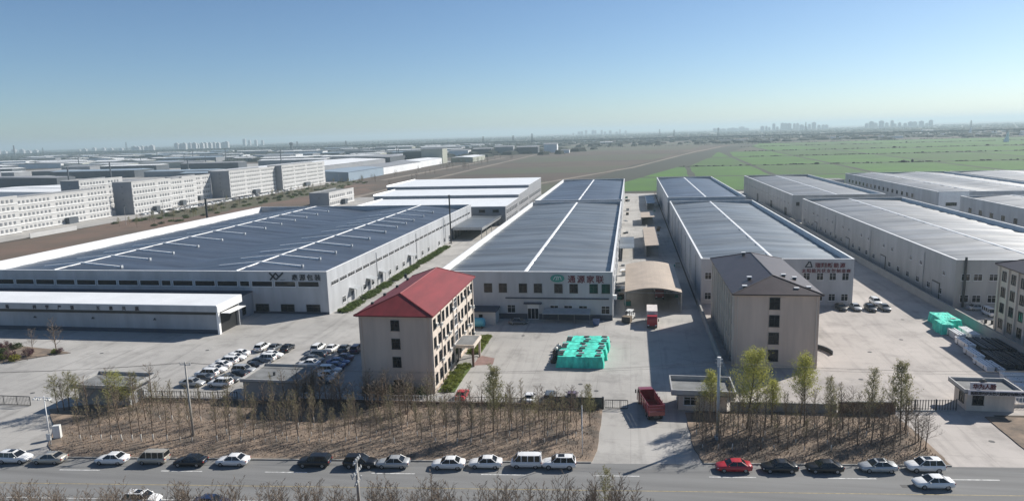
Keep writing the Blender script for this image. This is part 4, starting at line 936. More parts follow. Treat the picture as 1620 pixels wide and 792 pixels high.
def car_meshes(kind, col):
    k = (kind, col)
    if k in _bm: return _bm[k]
    K = KINDS[kind]
    me = MB().loft([ring_body(*s_) for s_ in K['st']]).mesh('body', 'paint_'+col, True)
    for p in me.polygons: p.use_smooth = len(p.vertices) == 4
    v, f = frustum(*K['gh']); gl = MB().add(v, f).mesh('windows', 'car_glass')
    b0, b1, bw0, bw1, zb0, zb1, t0, t1, tw0, tw1, zt0, zt1 = K['gh']
    rf = MB()
    cr = 0.05
    rings = []
    for i in range(5):
        x = t0-0.10+(t1-t0+0.20)*i/4; zz = zt0+(zt1-zt0)*i/4 - (0.05 if i in (0, 4) else 0); ww = (tw0+(tw1-tw0)*i/4)+0.02
        rings.append([(x, -ww, zz-0.02), (x, -ww*0.8, zz+cr*0.7), (x, 0, zz+cr), (x, ww*0.8, zz+cr*0.7), (x, ww, zz-0.02)])
    rf.loft(rings)
    for s_ in (-1, 1):
        for (xa, wa_, za, xb, wb_, zb, rr) in ((b0, bw0, zb0, t0, tw0, zt0, .055), (b1, bw1, zb1, t1, tw1, zt1, .04)):
            rf.tube([(xa, s_*wa_, za-0.03), (xb, s_*wb_, zb)], [rr, rr], 5)
        for px_ in K['pil']:
            u = (px_-t0)/(t1-t0); ub = (px_-b0)/(b1-b0)
            rf.tube([(px_, s_*(bw0+(bw1-bw0)*ub+0.005), zb0+(zb1-zb0)*ub-0.02), (px_, s_*(tw0+(tw1-tw0)*min(1, max(0, u))), zt0-0.01)], [.035, .035] if kind != 'van' else [.07, .07], 5)
    if kind == 'van': rf.box(-2.10, -1.2, -0.72, 0.72, 1.06, 1.16)
    rm = rf.mesh('roof', 'paint_'+col)
    _bm[k] = (me, gl, rm); return _bm[k]
_hl = MB().box(-0.12, 0.03, -0.17, 0.17, -0.06, 0.06).mesh('headlight', 'lamp_clear'); _tl = MB().box(-0.03, 0.10, -0.15, 0.15, -0.08, 0.08).mesh('tail_light', 'lamp_red')
_mi = MB().box(-0.07, 0.07, -0.10, 0.10, -0.06, 0.07)
_mm = {}
_plate = MB().box(-0.012, 0.012, -0.22, 0.22, -0.07, 0.07).mesh('number_plate', 'paint_blue')
_sunroof = MB().box(-0.42, 0.42, -0.42, 0.42, 0, 0.02).mesh('sunroof', 'car_glass')
def car(kind, col, label, x, y, rz, group=None, sunroof=False, cat=None):
    me, gl, rm = car_meshes(kind, col); K = KINDS[kind]
    t = thing({'sedan': 'parked_car', 'suv': 'parked_suv', 'van': 'parked_van'}[kind], label, cat or {'sedan': 'car', 'suv': 'car', 'van': 'van'}[kind], (x, y, 0.005), rz, group)
    bd = put('body', me, t); g_ = put('windows', gl, t); rf = put('roof', rm, t)
    ty, ri = WHS if K['wh'] else WH; rw = 0.36 if K['wh'] else 0.325; wy = K['st'][3][1]-0.10
    for wx in K['wx']:
        for s_ in (-1, 1):
            w1 = put('wheel', ty, t, (wx, s_*wy, rw)); put('rim', ri, w1)
    f = K['st'][-2]; b_ = K['st'][1]
    for s_ in (-1, 1):
        put('headlight', _hl, t, (f[0]+0.04, s_*(f[1]-0.18), (f[2]+f[3])/2+0.10)); put('tail_light', _tl, t, (b_[0]-0.04, s_*(b_[1]-0.15), b_[3]-0.20))
        if col not in _mm: _mm[col] = _mi.mesh('mirror', 'paint_'+col)
        put('mirror', _mm[col], t, (K['gh'][1]-0.35, s_*(K['gh'][3]+0.16), K['gh'][5]+0.08))
    put('number_plate', _plate, t, (K['st'][-1][0]+0.01, 0, K['st'][-1][2]+0.06)); put('number_plate', _plate, t, (K['st'][0][0]-0.01, 0, K['st'][0][2]+0.1))
    if sunroof: put('sunroof', _sunroof, rf, (-0.35, 0, K['gh'][10]+0.052))
    return t
def rcar(kind, col, label, s_, t_, left=True, **k):
    x, y = rp(s_, t_); return car(kind, col, label, x, y, RA+(PI if left else 0), 'cars parked along the kerb', **k)
# (x position along the kerb) from left to right
rcar('suv', 'white', 'white suv with sunroof at the far left end of the kerb', -89.0, -1.1, False, sunroof=True)
rcar('sedan', 'beige', 'beige sedan at the kerb right behind the leftmost white suv', -83.6, -1.15)
rcar('sedan', 'white', 'white sedan at the kerb left of the beige minivan', -74.1, -1.1)
rcar('van', 'beige', 'beige minivan parked at the kerb below the concrete utility pole', -67.9, -1.0)
rcar('sedan', 'black', 'black sedan at the kerb between beige minivan and a white sedan', -62.1, -1.5)
rcar('sedan', 'white', 'white sedan at the kerb right of the black sedan, wide gap on its right', -56.0, -1.2)
rcar('suv', 'black', 'black suv at the kerb, left one of the dark pair', -44.0, -1.35)
rcar('suv', 'black', 'dark suv at the kerb, right one of the dark pair, next to silver sedan', -37.4, -1.45, False)
rcar('sedan', 'silver', 'silver sedan at the kerb beside the dark suv', -32.8, -1.4)
rcar('sedan', 'white', 'white sedan at the kerb, left one of two alike white sedans', -25.0, -1.5)
rcar('sedan', 'white', 'white sedan at the kerb just left of the white minivan', -19.9, -1.15)
rcar('van', 'white', 'white minivan at the kerb left of the middle driveway', -14.3, -1.0)
rcar('suv', 'white', 'white suv with dark sunroof at the kerb nearest the middle driveway', -9.8, -1.1, sunroof=True)
rcar('sedan', 'red', 'red sedan at the kerb right of the middle driveway', 13.4, -1.45)
rcar('sedan', 'black', 'black sedan at the kerb next to the red sedan', 19.3, -1.5)
rcar('sedan', 'black', 'black sedan at the kerb next to the silver sedan with sunroof', 25.1, -1.45)
rcar('sedan', 'silver', 'silver sedan with sunroof at the kerb near the right driveway', 32.0, -1.15, sunroof=True)
rcar('suv', 'white', 'white suv with sunroof at the kerb beside the right driveway', 38.0, -0.95, sunroof=True)
x_, y_ = rp(36.9, -5.2); car('sedan', 'white', 'white sedan driving in the lane beside the parked white suv', x_, y_, RA+PI)
x_, y_ = rp(-62.6, -11.9); car('suv', 'white', 'white suv on the near side of the road behind bare bushes', x_, y_, RA, sunroof=True)
x_, y_ = rp(-53.2, -12.4); car('sedan', 'navy', 'dark blue car on the near side of the road behind bare bushes', x_, y_, RA)
# car park left of the flat hut
r = random.Random(8)
for i, c_ in enumerate(('silver', 'grey', 'white', 'white', 'white', 'white', 'white', 'white')):
    car('suv' if i in (2, 5) else 'sedan', c_, {'silver': 'silver car at the near end of the car park left column', 'grey': 'dark grey car second from the near end of the car park left column'}.get(c_, 'white car in the left column of the big car park'), -81.3-0.12*i+r.uniform(-.3, .3), 110.6+2.45*i, PI+0.02 if i % 3 else 0.02, 'car park, left column')
for i, c_ in enumerate(('white', 'grey', 'black', 'silver', 'black', 'black', 'white', 'white')):
    lb = ('white car at the near end of the car park right column', 'dark grey car second from the near end of the car park right column', 'black car third in the car park right column', 'silver car fourth in the car park right column',
          'black car in the middle of the car park right column', 'black car in the middle of the car park right column', 'white car near the far end of the car park right column', 'white car near the far end of the car park right column')[i]
    car('sedan' if i % 3 else 'suv', c_, lb, -75.9+0.2*i+r.uniform(-.2, .2), 110.8+2.4*i, 0.02 if i % 2 else PI, 'car park, right column')
for i, (x, c_, lb) in enumerate(((-79.6, 'white', 'white car with dark glass parked crosswise at the far end of the car park'), (-76.6, 'grey', 'dark grey car parked crosswise at the far end of the car park, middle of three'), (-73.6, 'black', 'black car parked crosswise at the far end of the car park'))):
    car('suv' if i == 0 else 'sedan', c_, lb, x, 132.4, PI/2+0.05, 'car park, far row')
# second cluster by the red roofed office
for i, (x, y, c_, k_, lb) in enumerate(((-64.0, 123.0, 'white', 'sedan', 'white car at the corner of the flat hut roof, left column by red roofed office'), (-64.4, 125.5, 'grey', 'sedan', 'dark grey car second in the left column by red roofed office'), (-65.0, 128.0, 'grey', 'suv', 'dark grey suv third in the left column by red roofed office'),
        (-57.2, 114.4, 'silver', 'sedan', 'silver car nearest the road in the column behind the flat hut'), (-57.6, 116.9, 'white', 'sedan', 'white car behind the flat hut, second from the road'), (-57.9, 119.4, 'white', 'suv', 'white suv behind the flat hut, third from the road'),
        (-58.2, 121.9, 'blue', 'sedan', 'blue car in the column behind the flat hut, nearer one'), (-58.3, 124.4, 'blue', 'sedan', 'blue car in the column behind the flat hut, farther one'), (-58.6, 127.0, 'plum', 'sedan', 'plum coloured car beside the red roofed office'))):
    car(k_, c_, lb, x, y, 0.04 if i % 2 else PI+0.04, 'cars beside the red roofed office')
for i, (x, c_, k_, lb) in enumerate(((-66.8, 'white', 'suv', 'white suv parked crosswise, first of the far row by red roofed office'), (-63.6, 'white', 'sedan', 'white sedan parked crosswise, second of the far row by red roofed office'), (-60.7, 'grey', 'sedan', 'dark grey car parked crosswise, third of the far row by red roofed office'), (-57.9, 'plum', 'suv', 'plum suv parked crosswise at the wall of the red roofed office'))):
    car(k_, c_, lb, x, 133.0, PI/2+0.03, 'far row by red roofed office')
# middle yard
car('sedan', 'red', 'red car half hidden by trees at the corner of the red roofed office', -28.9, 109.6, PI/2)
car('sedan', 'white', 'white car with dark rear window parked inside the middle fence', -17.0, 109.4, PI/2)
car('suv', 'grey', 'dark grey suv parked inside the middle fence', -13.6, 110.0, PI/2)
car('sedan', 'plum', 'dark plum car parked inside the fence behind the green panel', -9.9, 110.7, PI/2)
car('sedan', 'grey', 'dark car in the shade before the middle warehouse entrance', -26.6, 156.4, 0.1)
# right yard
for i, (x, y, c_, k_, lb) in enumerate(((51.0, 174.6, 'black', 'sedan', 'black car nearest the red lettered warehouse wall'), (54.4, 174.8, 'silver', 'sedan', 'silver car second from the red lettered warehouse'), (57.6, 174.2, 'black', 'sedan', 'black car third from the red lettered warehouse'), (61.0, 174.8, 'grey', 'sedan', 'dark grey car at the right end of the row'), (60.8, 180.4, 'white', 'suv', 'white car behind the row in the right yard'))):
    car(k_, c_, lb, x, y, -PI/2+0.05, 'cars in the right yard')
car('van', 'white', 'white van parked before the right hand office', 82.4, 171.0, -PI/2)
car('sedan', 'silver', 'silver car parked against the right warehouse front', 82.0, 175.8, 0.1)
# trucks
def truck(label, x, y, rz, cabcol, bed):
    t = thing('truck', label, 'truck', (x, y, 0.005), rz)
    cb = obj('cab', MB().loft([[(a, -w1, 0.55), (a, w1, 0.55), (a, w1*1.0, 1.5), (a, w1*0.92, z), (a, -w1*0.92, z), (a, -w1, 1.5)] for a, w1, z in ((1.9, 1.15, 2.75), (2.3, 1.2, 2.85), (3.4, 1.2, 2.8), (3.9, 1.18, 2.2), (4.0, 1.12, 1.5))]), 'paint_'+cabcol, t)
    obj('windscreen', MB().add([(3.56, -1.0, 2.62), (3.56, 1.0, 2.62), (3.93, 1.05, 1.75), (3.93, -1.05, 1.75)], [(0, 3, 2, 1)]), 'car_glass', cb)
    for s_ in (-1, 1):
        obj('side_window', MB().box(2.5, 3.3, s_*1.17-0.03, s_*1.17+0.03, 1.6, 2.35), 'car_glass', cb); obj('mirror', MB().box(3.6, 3.75, s_*1.42-0.1, s_*1.42+0.1, 1.7, 2.3), 'frame_dark', cb)
        obj('headlight', MB().box(3.96, 4.06, s_*0.85-0.2, s_*0.85+0.2, 0.75, 0.95), 'lamp_clear', cb)
    B('bumper', 'frame_dark', t, 3.9, 4.12, -1.15, 1.15, 0.4, 0.7); B('chassis', 'dark_metal', t, -4.3, 3.8, -0.5, 0.5, 0.55, 0.95)
    for wx in (3.0, -2.1, -3.3):
        for s_ in (-1, 1): w1 = put('wheel', WHT[0], t, (wx, s_*0.98, 0.5)); put('rim', WHT[1], w1)
    if bed == 'box':
        bx = B('cargo_box', 'truck_box', t, -4.4, 1.7, -1.22, 1.22, 0.98, 3.6)
        for yy in (-0.6, 0.6): B('door_seam', 'dark_metal', bx, -4.43, -4.4, yy-0.03, yy+0.03, 1.1, 3.5)
    else:
        fl = B('bed_floor', 'paint_truckred', t, -4.4, 1.7, -1.22, 1.22, 0.98, 1.15)
        for zz, z2 in ((1.18, 1.70), (1.78, 2.22), (2.30, 2.72)):
            for s_ in (-1, 1): B('side_board', 'paint_truckred', t, -4.4, 1.7, s_*1.22-0.04, s_*1.22+0.04, zz, z2)
            B('tail_board', 'paint_truckred', t, -4.46, -4.38, -1.16, 1.16, zz, z2)
        B('head_board', 'paint_truckred', t, 1.62, 1.70, -1.16, 1.16, 1.18, 3.0)
        for xx in (-4.3, -2.8, -1.3, 0.2, 1.55):
            for s_ in (-1, 1): B('stake', 'paint_truckred', t, xx-0.06, xx+0.06, s_*1.31-0.04, s_*1.31+0.04, 0.98, 2.85)
    return t
truck('red cabbed truck with pale cargo box facing the camera before the arched shed', 4.9, 158.4, -PI/2-0.02, 'red', 'box')
truck('dark red open stake truck standing in the middle gateway', 3.0, 107.2, PI/2+0.22, 'truckred', 'stake')
truck('truck with red cargo parked deep inside the arched shed', 7.6, 186.0, -PI/2, 'truckred', 'box')
# white loader with dark crate by the warehouse corner
t = thing('forklift', 'white forklift carrying a dark crate by the middle warehouse corner', 'forklift', (-0.3, 161.8, 0), -PI/2-0.3)
B('chassis', 'ac_white', t, -1.5, 1.2, -0.75, 0.75, 0.35, 1.15); B('counterweight', 'ac_white', t, -2.0, -1.5, -0.75, 0.75, 0.4, 1.35); B('roof_guard', 'ac_white', t, -1.2, 0.9, -0.75, 0.75, 2.25, 2.38)
for x in (-1.1, 0.8):
    for s_ in (-0.68, 0.68): B('guard_post', 'frame_dark', t, x-0.05, x+0.05, s_-0.05, s_+0.05, 1.15, 2.25)
for s_ in (-0.4, 0.4): B('mast', 'dark_metal', t, 1.2, 1.35, s_-0.07, s_+0.07, 0.1, 2.6)
for x in (0.8, -1.3):
    for s_ in (-0.7, 0.7): put('wheel', WH[0], t, (x, s_, 0.325))
t = thing('crate', 'dark crate held by the white forklift', 'crate', (-0.9, 159.3, 0.1), -0.3); c_ = B('panel', 'wood', t, -1.0, 1.0, -0.9, 0.9, 0.12, 1.5)
for z_ in (0.35, 0.8, 1.25): B('slat', 'frame_dark', t, -1.05, 1.05, -0.95, -0.9, z_-0.15, z_+0.15)
# junk along the alley
r = random.Random(31)
for i in range(34):
    x = r.uniform(-3.6, -0.4) if i % 3 else r.uniform(10.5, 15.5); y = r.uniform(172, 236) if i % 2 else r.uniform(268, 470)
    kind = r.choice(('pallet_pile', 'timber_pile', 'crate')); cl = r.choice(('wood', 'galv', 'frame_white', 'green_tank', 'dark_metal'))
    t = thing(kind, '%s lying along the alley wall' % {'pallet_pile': 'small pile of pallets', 'timber_pile': 'low pile of timber lengths', 'crate': 'lone crate'}[kind], {'pallet_pile': 'pallets', 'timber_pile': 'timber', 'crate': 'crate'}[kind], (x, y, 0), r.uniform(-.3, .3), 'alley clutter')
    if kind == 'timber_pile':
        for q in range(5): B('beam', cl, t, -0.6+q*0.25, -0.4+q*0.25, -2, 2+r.uniform(-.5, .5), 0, 0.25+0.1*(q % 2))
    elif kind == 'pallet_pile':
        for q in range(4): B('pallet', cl, t, -0.6+r.uniform(-.05, .05), 0.6, -0.5, 0.5, q*0.16, q*0.16+0.12)
    else:
        B('panel', cl, t, -0.7, 0.7, -0.7, 0.7, 0.08, 1.3); B('lid', 'wood', t, -0.75, 0.75, -0.75, 0.75, 1.3, 1.36); B('skid', 'wood', t, -0.7, 0.7, -0.6, 0.6, 0, 0.08)

# ================================================================== plants
def gen_tree(seed, h=8.0, r0=0.085, up=1.25, spread=0.30, nb=26, base=0.28, twigs=7, sweep=0.15, stems=1, tw_r=0.014):
    """returns trunk MB, branch MB and twig tips of a leafless broadleaf"""
    r = random.Random(seed); tr = MB(); br = MB(); tips = []
    for st in range(stems):
        lean = Vector((r.uniform(-1, 1), r.uniform(-1, 1), 0))*(0.03 if stems == 1 else 0.22)
        off = Vector((r.uniform(-.3, .3), r.uniform(-.3, .3), 0)) if stems > 1 else Vector((0, 0, 0)); hh = h*(1 if stems == 1 else r.uniform(.7, 1))
        pts = []; rad = []; p = Vector((0, 0, -0.1))+off; n = 7
        for i in range(n+1):
            pts.append(p.copy()); rad.append(r0*(1-0.86*i/n)); p = p+Vector((lean.x*hh/n+r.uniform(-.06, .06), lean.y*hh/n+r.uniform(-.06, .06), (hh*0.94+0.1)/n))
        tr.tube(pts, rad, 7)
        for b_ in range(nb):
            u = base+(0.97-base)*((b_+r.random())/nb); k = u*n; i = min(n-1, int(k)); q = pts[i].lerp(pts[i+1], k-i)
            az = b_*2.4+r.uniform(-.5, .5); ln = h*spread*(1.0-0.72*max(0, (u-base)/(1-base))**1.2)*r.uniform(.65, 1.15)
            d = Vector((math.cos(az), math.sin(az), up*r.uniform(.7, 1.25))).normalized()
            m1 = q+d*ln*0.5; d2 = (d+Vector((0, 0, sweep))+Vector((r.uniform(-.15, .15), r.uniform(-.15, .15), 0))).normalized(); e = m1+d2*ln*0.5
            rb = max(0.012, rad[i]*0.34); br.tube([q, m1, e], [rb, rb*0.6, 0.008], 4, False)
            for t_ in range(twigs):
                v = r.uniform(.2, 1.0); s_ = q.lerp(m1, v*2) if v < .5 else m1.lerp(e, v*2-1)
                a2 = r.uniform(0, 6.28); d3 = (d2*0.9+Vector((math.cos(a2), math.sin(a2), r.uniform(-.1, .5)))*0.75).normalized(); l2 = ln*r.uniform(.18, .42)
                f_ = s_+d3*l2; br.tube([s_, f_], [tw_r, tw_r*0.5], 3, False); tips.append(f_); tips.append(s_.lerp(f_, .55))
    return tr, br, tips
def leaves(tips, seed, n, size, jitter):
    r = random.Random(seed); mb = MB()
    for _ in range(n):
        c = r.choice(tips)+Vector((r.gauss(0, jitter), r.gauss(0, jitter), r.gauss(0, jitter)))
        a = Vector((r.gauss(0, 1), r.gauss(0, 1), r.gauss(0, 1))).normalized(); b_ = a.cross(Vector((r.gauss(0, 1), r.gauss(0, 1), r.gauss(0, 1)))).normalized(); s_ = size*r.uniform(.6, 1.3)
        mb.add([c-a*s_, c+b_*s_*0.55, c+a*s_, c-b_*s_*0.55], [(0, 1, 2, 3)])
    return mb
_protos = {}
def tree_proto(key, seed, barkm='bark', twigm='twig', leafm=None, nleaf=0, lsize=0.09, ljit=0.12, **k):
    tr, br, tips = gen_tree(seed, **k)
    a = tr.mesh('trunk', barkm, True); b_ = br.mesh('crown', twigm); c = leaves(tips, seed, nleaf, lsize, ljit).mesh('foliage', leafm) if leafm else None
    _protos[key] = (a, b_, c)
def plant(key, name, label, cat, x, y, z=0.0, rz=0.0, s_=1.0, group=None):
    t = thing(name, label, cat, (x, y, z), rz, group); t.scale = (s_, s_, s_) if not isinstance(s_, tuple) else s_
    t.rotation_euler = (0.05*math.sin(x*7.3+y), 0.05*math.sin(y*9.1-x), rz)
    a, b_, c = _protos[key]; put('trunk', a, t); cr = put('crown', b_, t)
    if c: put('foliage', c, cr)
    return t
for i in range(5): tree_proto('pop%d' % i, 100+i, 'bark_washed', 'twig', 'leaf_pale', 420, 0.06, 0.06, h=8.0+0.5*i, r0=0.105, nb=28, twigs=8, spread=0.23, up=1.5, base=0.32, tw_r=0.018)
for i in range(4): tree_proto('bare%d' % i, 120+i, 'bark', 'twig', None, h=7.4, r0=0.12, nb=26, twigs=11, spread=0.38, up=0.9, base=0.24, tw_r=0.017)
for i in range(5): tree_proto('bush%d' % i, 140+i, 'bark', 'twig', None, h=6.6, r0=0.06, nb=15, twigs=9, spread=0.30, up=1.3, base=0.15, stems=3, tw_r=0.016)
for i in range(2): tree_proto('olive%d' % i, 160+i, 'bark', 'twig_olive', 'leaf_pale', 1600, 0.08, 0.12, h=7.5, r0=0.10, nb=28, twigs=10, spread=0.36, up=1.0, base=0.2)
tree_proto('green0', 171, 'bark', 'twig_olive', 'leaf_spring', 10000, 0.09, 0.30, h=12.8, r0=0.18, nb=56, twigs=12, spread=0.36, up=1.1, base=0.22)
tree_proto('green1', 172, 'bark', 'twig_olive', 'leaf_spring', 6000, 0.085, 0.26, h=10.8, r0=0.14, nb=40, twigs=11, spread=0.31, up=1.2, base=0.36)
tree_proto('pale0', 173, 'bark', 'twig_olive', 'leaf_pale', 4200, 0.09, 0.16, h=10.5, r0=0.13, nb=44, twigs=12, spread=0.30, up=1.6, base=0.25)
tree_proto('pale1', 174, 'bark', 'twig_olive', 'leaf_pale', 2400, 0.08, 0.15, h=9.8, r0=0.12, nb=40, twigs=11, spread=0.29, up=1.5, base=0.22)
tree_proto('willow', 175, 'bark', 'twig_olive', 'leaf_spring', 3000, 0.07, 0.25, h=7.5, r0=0.16, nb=40, twigs=14, spread=0.42, up=0.8, base=0.2, sweep=-0.2)
r = random.Random(77)
def inside(p, poly):
    c = False; n = len(poly)
    for i in range(n):
        a, b_ = poly[i], poly[(i+1) % n]
        if (a[1] > p[1]) != (b_[1] > p[1]) and p[0] < (b_[0]-a[0])*(p[1]-a[1])/(b_[1]-a[1])+a[0]: c = not c
    return c
# rows in the left belt
belt1 = [rp(-86, 0.8), rp(-5.8, 0.8), (-5.2, 92), (-5.0, 105.6), (-14, 105.2), (-57, 104.0), (-68, 103.2), (-86.6, 102.0), (-94, 96.8), (-90.6, 91.0), (-86.5, 85.0)]
nrow = 0
MARKS = ((-86, 'the leftmost white suv'), (-79, 'the beige sedan'), (-71, 'the sedan left of the beige minivan'), (-65, 'the beige minivan'), (-59, 'the black sedan by the beige minivan'), (-50, 'the lone white sedan'), (-41, 'the left dark suv'), (-35, 'the right dark suv'), (-29, 'the silver sedan'), (-22.5, 'the left of two white sedans'), (-17, 'the sedan by the white minivan'), (-12, 'the white minivan'), (3, 'the white suv by the middle driveway'), (16.4, 'the red sedan'), (22.2, 'the black sedan beside the red'), (28.5, 'the black sedan beside the silver'), (35, 'the silver sedan with sunroof'), (99, 'the white suv by the right driveway'))
def mark(x):
    for b_, n_ in MARKS:
        if x < b_: return n_
ROWN = ('front', 'second', 'third', 'fourth', 'back')
for row, t_ in enumerate((5.6, 8.0, 10.6, 13.2, 15.6)):
    s_ = -84 + (0.9 if row % 2 else 0)
    while s_ < -6:
        step = 1.85 if row == 0 else (2.1 if row < 3 else 2.5)
        x, y = rp(s_, t_ + r.uniform(-.45, .45)*(0.4 if row == 0 else 1)); s_ += step + r.uniform(-.35, .35)
        left = x < -62
        if left and row in (1, 2, 4): continue
        if not inside((x, y), belt1) or r.random() < 0.06: continue
        if -60 < x < -36 and row >= 2 and r.random() < 0.35: continue
        key = 'pop%d' % r.randrange(5) if (row < 3 or r.random() < .4) else 'bare%d' % r.randrange(4)
        hs_ = r.uniform(.55, .85) if x > -60 else r.uniform(.72, 1.05)
        plant(key, 'young_tree', ('slim whitewashed tree, ' if key[0] == 'p' else 'branching bare tree, ')+ROWN[row]+' belt row, behind '+mark(x), 'tree', x, y, 0.12, r.uniform(0, 6.28), hs_, 'trees of the left belt'); nrow += 1
# bare thickets behind the belt, before the huts
for i in range(30):
    x = r.uniform(-60, -34); y = 104.2+(x+60)*0.03+r.uniform(-3.6, .6)
    plant('bare%d' % r.randrange(4), 'young_tree', 'leafless grey thicket tree behind '+mark(x)+(', near the fence' if y > 103 else ', nearer the road'), 'tree', x, y, 0.12, r.uniform(0, 6.28), r.uniform(.65, 1.0), 'thicket before the red roofed office')
for i in range(9):
    x = r.uniform(-98, -80); y = 96.5+r.uniform(-1.5, 4.0) if x > -92 else 96.6+r.uniform(-.5, 1.0)
    plant('olive%d' % (i % 2) if i % 2 else 'bare%d' % (i % 4), 'leafing_tree', 'olive tinged budding tree before the left gate hut', 'tree', x, y, 0.12, r.uniform(0, 6.28), r.uniform(.8, 1.1), 'trees before the left gate hut')
plant('willow', 'willow_tree', 'green budding willow in front of the left gate hut', 'tree', -86.6, 97.0, 0.12, 0.3, 1.0)
plant('pale0', 'leafing_tree', 'tall pale leafing poplar in the left belt beside the red roofed office', 'tree', -20.8, 96.5, 0.12, 0.5, 1.03)
plant('pale1', 'leafing_tree', 'pale leafing tree at the right end of the left belt', 'tree', -6.2, 100.0, 0.12, 1.5, 0.72)
plant('olive1', 'leafing_tree', 'yellowish low tree in the middle of the left belt', 'tree', -14.6, 99.4, 0.12, 1.5, 0.62)
# right belt
belt2 = [rp(10.6, 0.8), rp(41.0, 0.8), (40.9, 96), (39.8, 108.4), (9.4, 106.0), (9.7, 94)]
for row, t_ in enumerate((4.2, 6.4, 8.8, 11.2, 13.6)):
    s_ = 10.5 + (0.9 if row % 2 else 0)
    while s_ < 43:
        x, y = rp(s_, t_+r.uniform(-.3, .3)); s_ += 2.05+r.uniform(-.3, .3)
        if not inside((x, y), belt2) or r.random() < .08: continue
        key = 'pop%d' % r.randrange(5) if r.random() < .5 else 'bare%d' % r.randrange(4)
        plant(key, 'young_tree', ('slim whitewashed tree, ' if key[0] == 'p' else 'branching bare tree, ')+ROWN[row]+' belt row, behind '+mark(x), 'tree', x, y, 0.12, r.uniform(0, 6.28), r.uniform(.55, .92), 'trees of the right belt')
plant('green0', 'leafing_tree', 'largest bright green leafing tree before the plum roofed office', 'tree', 17.3, 101.6, 0.12, 0.2, 1.0)
plant('green1', 'leafing_tree', 'smaller bright green tree at the right corner of the plum roofed office', 'tree', 25.9, 103.4, 0.12, 0.9, 1.05)
plant('green1', 'leafing_tree', 'small green tree left of the tall grey steel pole', 'tree', 12.0, 102.8, 0.12, 2.9, 0.78)
plant('green1', 'leafing_tree', 'thin green tree between the two bright green trees', 'tree', 21.0, 102.6, 0.12, 4.0, 0.72)
plant('pale1', 'leafing_tree', 'pale budding poplar left one of two tall ones before the right yard', 'tree', 35.2, 104.0, 0.12, 0.2, 0.98)
plant('pale0', 'leafing_tree', 'pale budding poplar right one of two tall ones before the right yard', 'tree', 39.0, 102.4, 0.12, 1.2, 1.05)
plant('pale1', 'leafing_tree', 'pale budding poplar right of the smaller bright green tree', 'tree', 29.6, 103.0, 0.12, 2.2, 0.85)
for i, (s_, t_) in enumerate(((43.4, 7.2), (43.1, 4.6), (43.0, 10))):
    x, y = rp(s_-2.2, t_)
    plant('bare%d' % i, 'young_tree', 'crooked leafless tree at the edge of the right driveway', 'tree', x, y, 0.12, i, .78, 'trees at the right driveway edge')
# bare hedge row on the near side of the road and the right corner
for i in range(124):
    s_ = -102+i*0.82+r.uniform(-.3, .3); dt = r.uniform(-7.0, -2.4)
    x, y = rp(s_, -14.2+dt)
    if 3 < x: continue
    hh = 0.92*(1.0+0.075*(-dt-2.4))*r.uniform(.86, 1.14)*(1.0+0.0035*(x+40))
    plant('bush%d' % r.randrange(5), 'bare_bush', 'leafless brown bush on the near roadside opposite '+mark(x), 'bush', x, y, 0.0, r.uniform(0, 6.28), hh, 'near roadside bushes')
for i in range(12):
    x, y = rp(44.5+i*0.8, -15.2+r.uniform(-1.4, .6)); plant('bush%d' % (i % 5), 'bare_bush', 'leafless bush in the lower right corner beside the road', 'bush', x, y, 0, r.uniform(0, 6.28), r.uniform(.5, .72), 'corner bushes')
for i in range(4):
    x, y = (58+i*3.2, 99.8+i*1.2); plant('bare%d' % i, 'young_tree', 'dark leafless shrub on the verge at the right edge', 'bush', x, y, 0.12, i, .6, 'right verge shrubs')
x, y = rp(3.0, -16.0); plant('olive0', 'leafing_tree', 'yellow green budding bush at the right end of the near hedge row', 'bush', x-7.5, y+0.2, 0, 1.0, (0.75, .75, 1.0))
# island planting on the left
def shrub_proto(key, seed, leafm, n, rx, rz, lsize=0.11):
    q = random.Random(seed); tips = []; st = MB()
    for _ in range(60):
        a = q.uniform(0, 6.28); u = q.random()**.5; p = Vector((rx*u*math.cos(a), rx*u*math.sin(a), rz*q.uniform(.25, 1)*(1-.4*u))); tips.append(p)
        if len(tips) % 4 == 0: st.tube([(0, 0, 0), p*0.6, p], [0.03, 0.02, 0.008], 4, False)
    _protos[key] = (st.mesh('stem', 'bark'), leaves(tips, seed, n, lsize, 0.14*rx).mesh('foliage', leafm), None)
def shrub(key, name, label, x, y, z, s_, group=None, rz=0.0):
    t = thing(name, label, 'shrub', (x, y, z), rz, group); t.scale = (s_,)*3 if not isinstance(s_, tuple) else s_
    put('stem', _protos[key][0], t); put('foliage', _protos[key][1], t)
shrub_proto('plum', 1, 'leaf_plum', 700, 1.0, 2.0); shrub_proto('dark', 2, 'leaf_dark', 900, 1.1, 1.4); shrub_proto('yell', 3, 'leaf_yellow', 600, 0.8, 1.1); shrub_proto('hedge', 4, 'leaf_hedge', 1300, 0.95, 1.15); shrub_proto('lime', 5, 'leaf_lime', 700, 0.8, 0.9)
isl = [(-123.6, 126.3), (-127, 124.2), (-132.5, 119.8), (-140, 116.6), (-152, 115.4), (-152, 130), (-145, 130), (-130, 127.8)]
k = 0
while k < 46:
    x = r.uniform(-152, -123); y = r.uniform(115.5, 130)
    if not inside((x, y), isl) or (y > 124 and x < -134 and r.random() < .6): continue
    kk = ('dark', 'plum', 'dark', 'lime', 'plum')[k % 5]; k += 1
    shrub(kk, 'island_shrub', '%s shrub on the planting island at left, %s' % ({'dark': 'dark green', 'plum': 'purple leaved', 'lime': 'yellow green'}[kk], 'near its tip' if x > -131 else ('at its near edge' if y < 121 else 'in its middle')), x, y, .12, r.uniform(.55, 1.15) if x > -130 else r.uniform(.8, 1.4), 'island shrubs', r.uniform(0, 6))
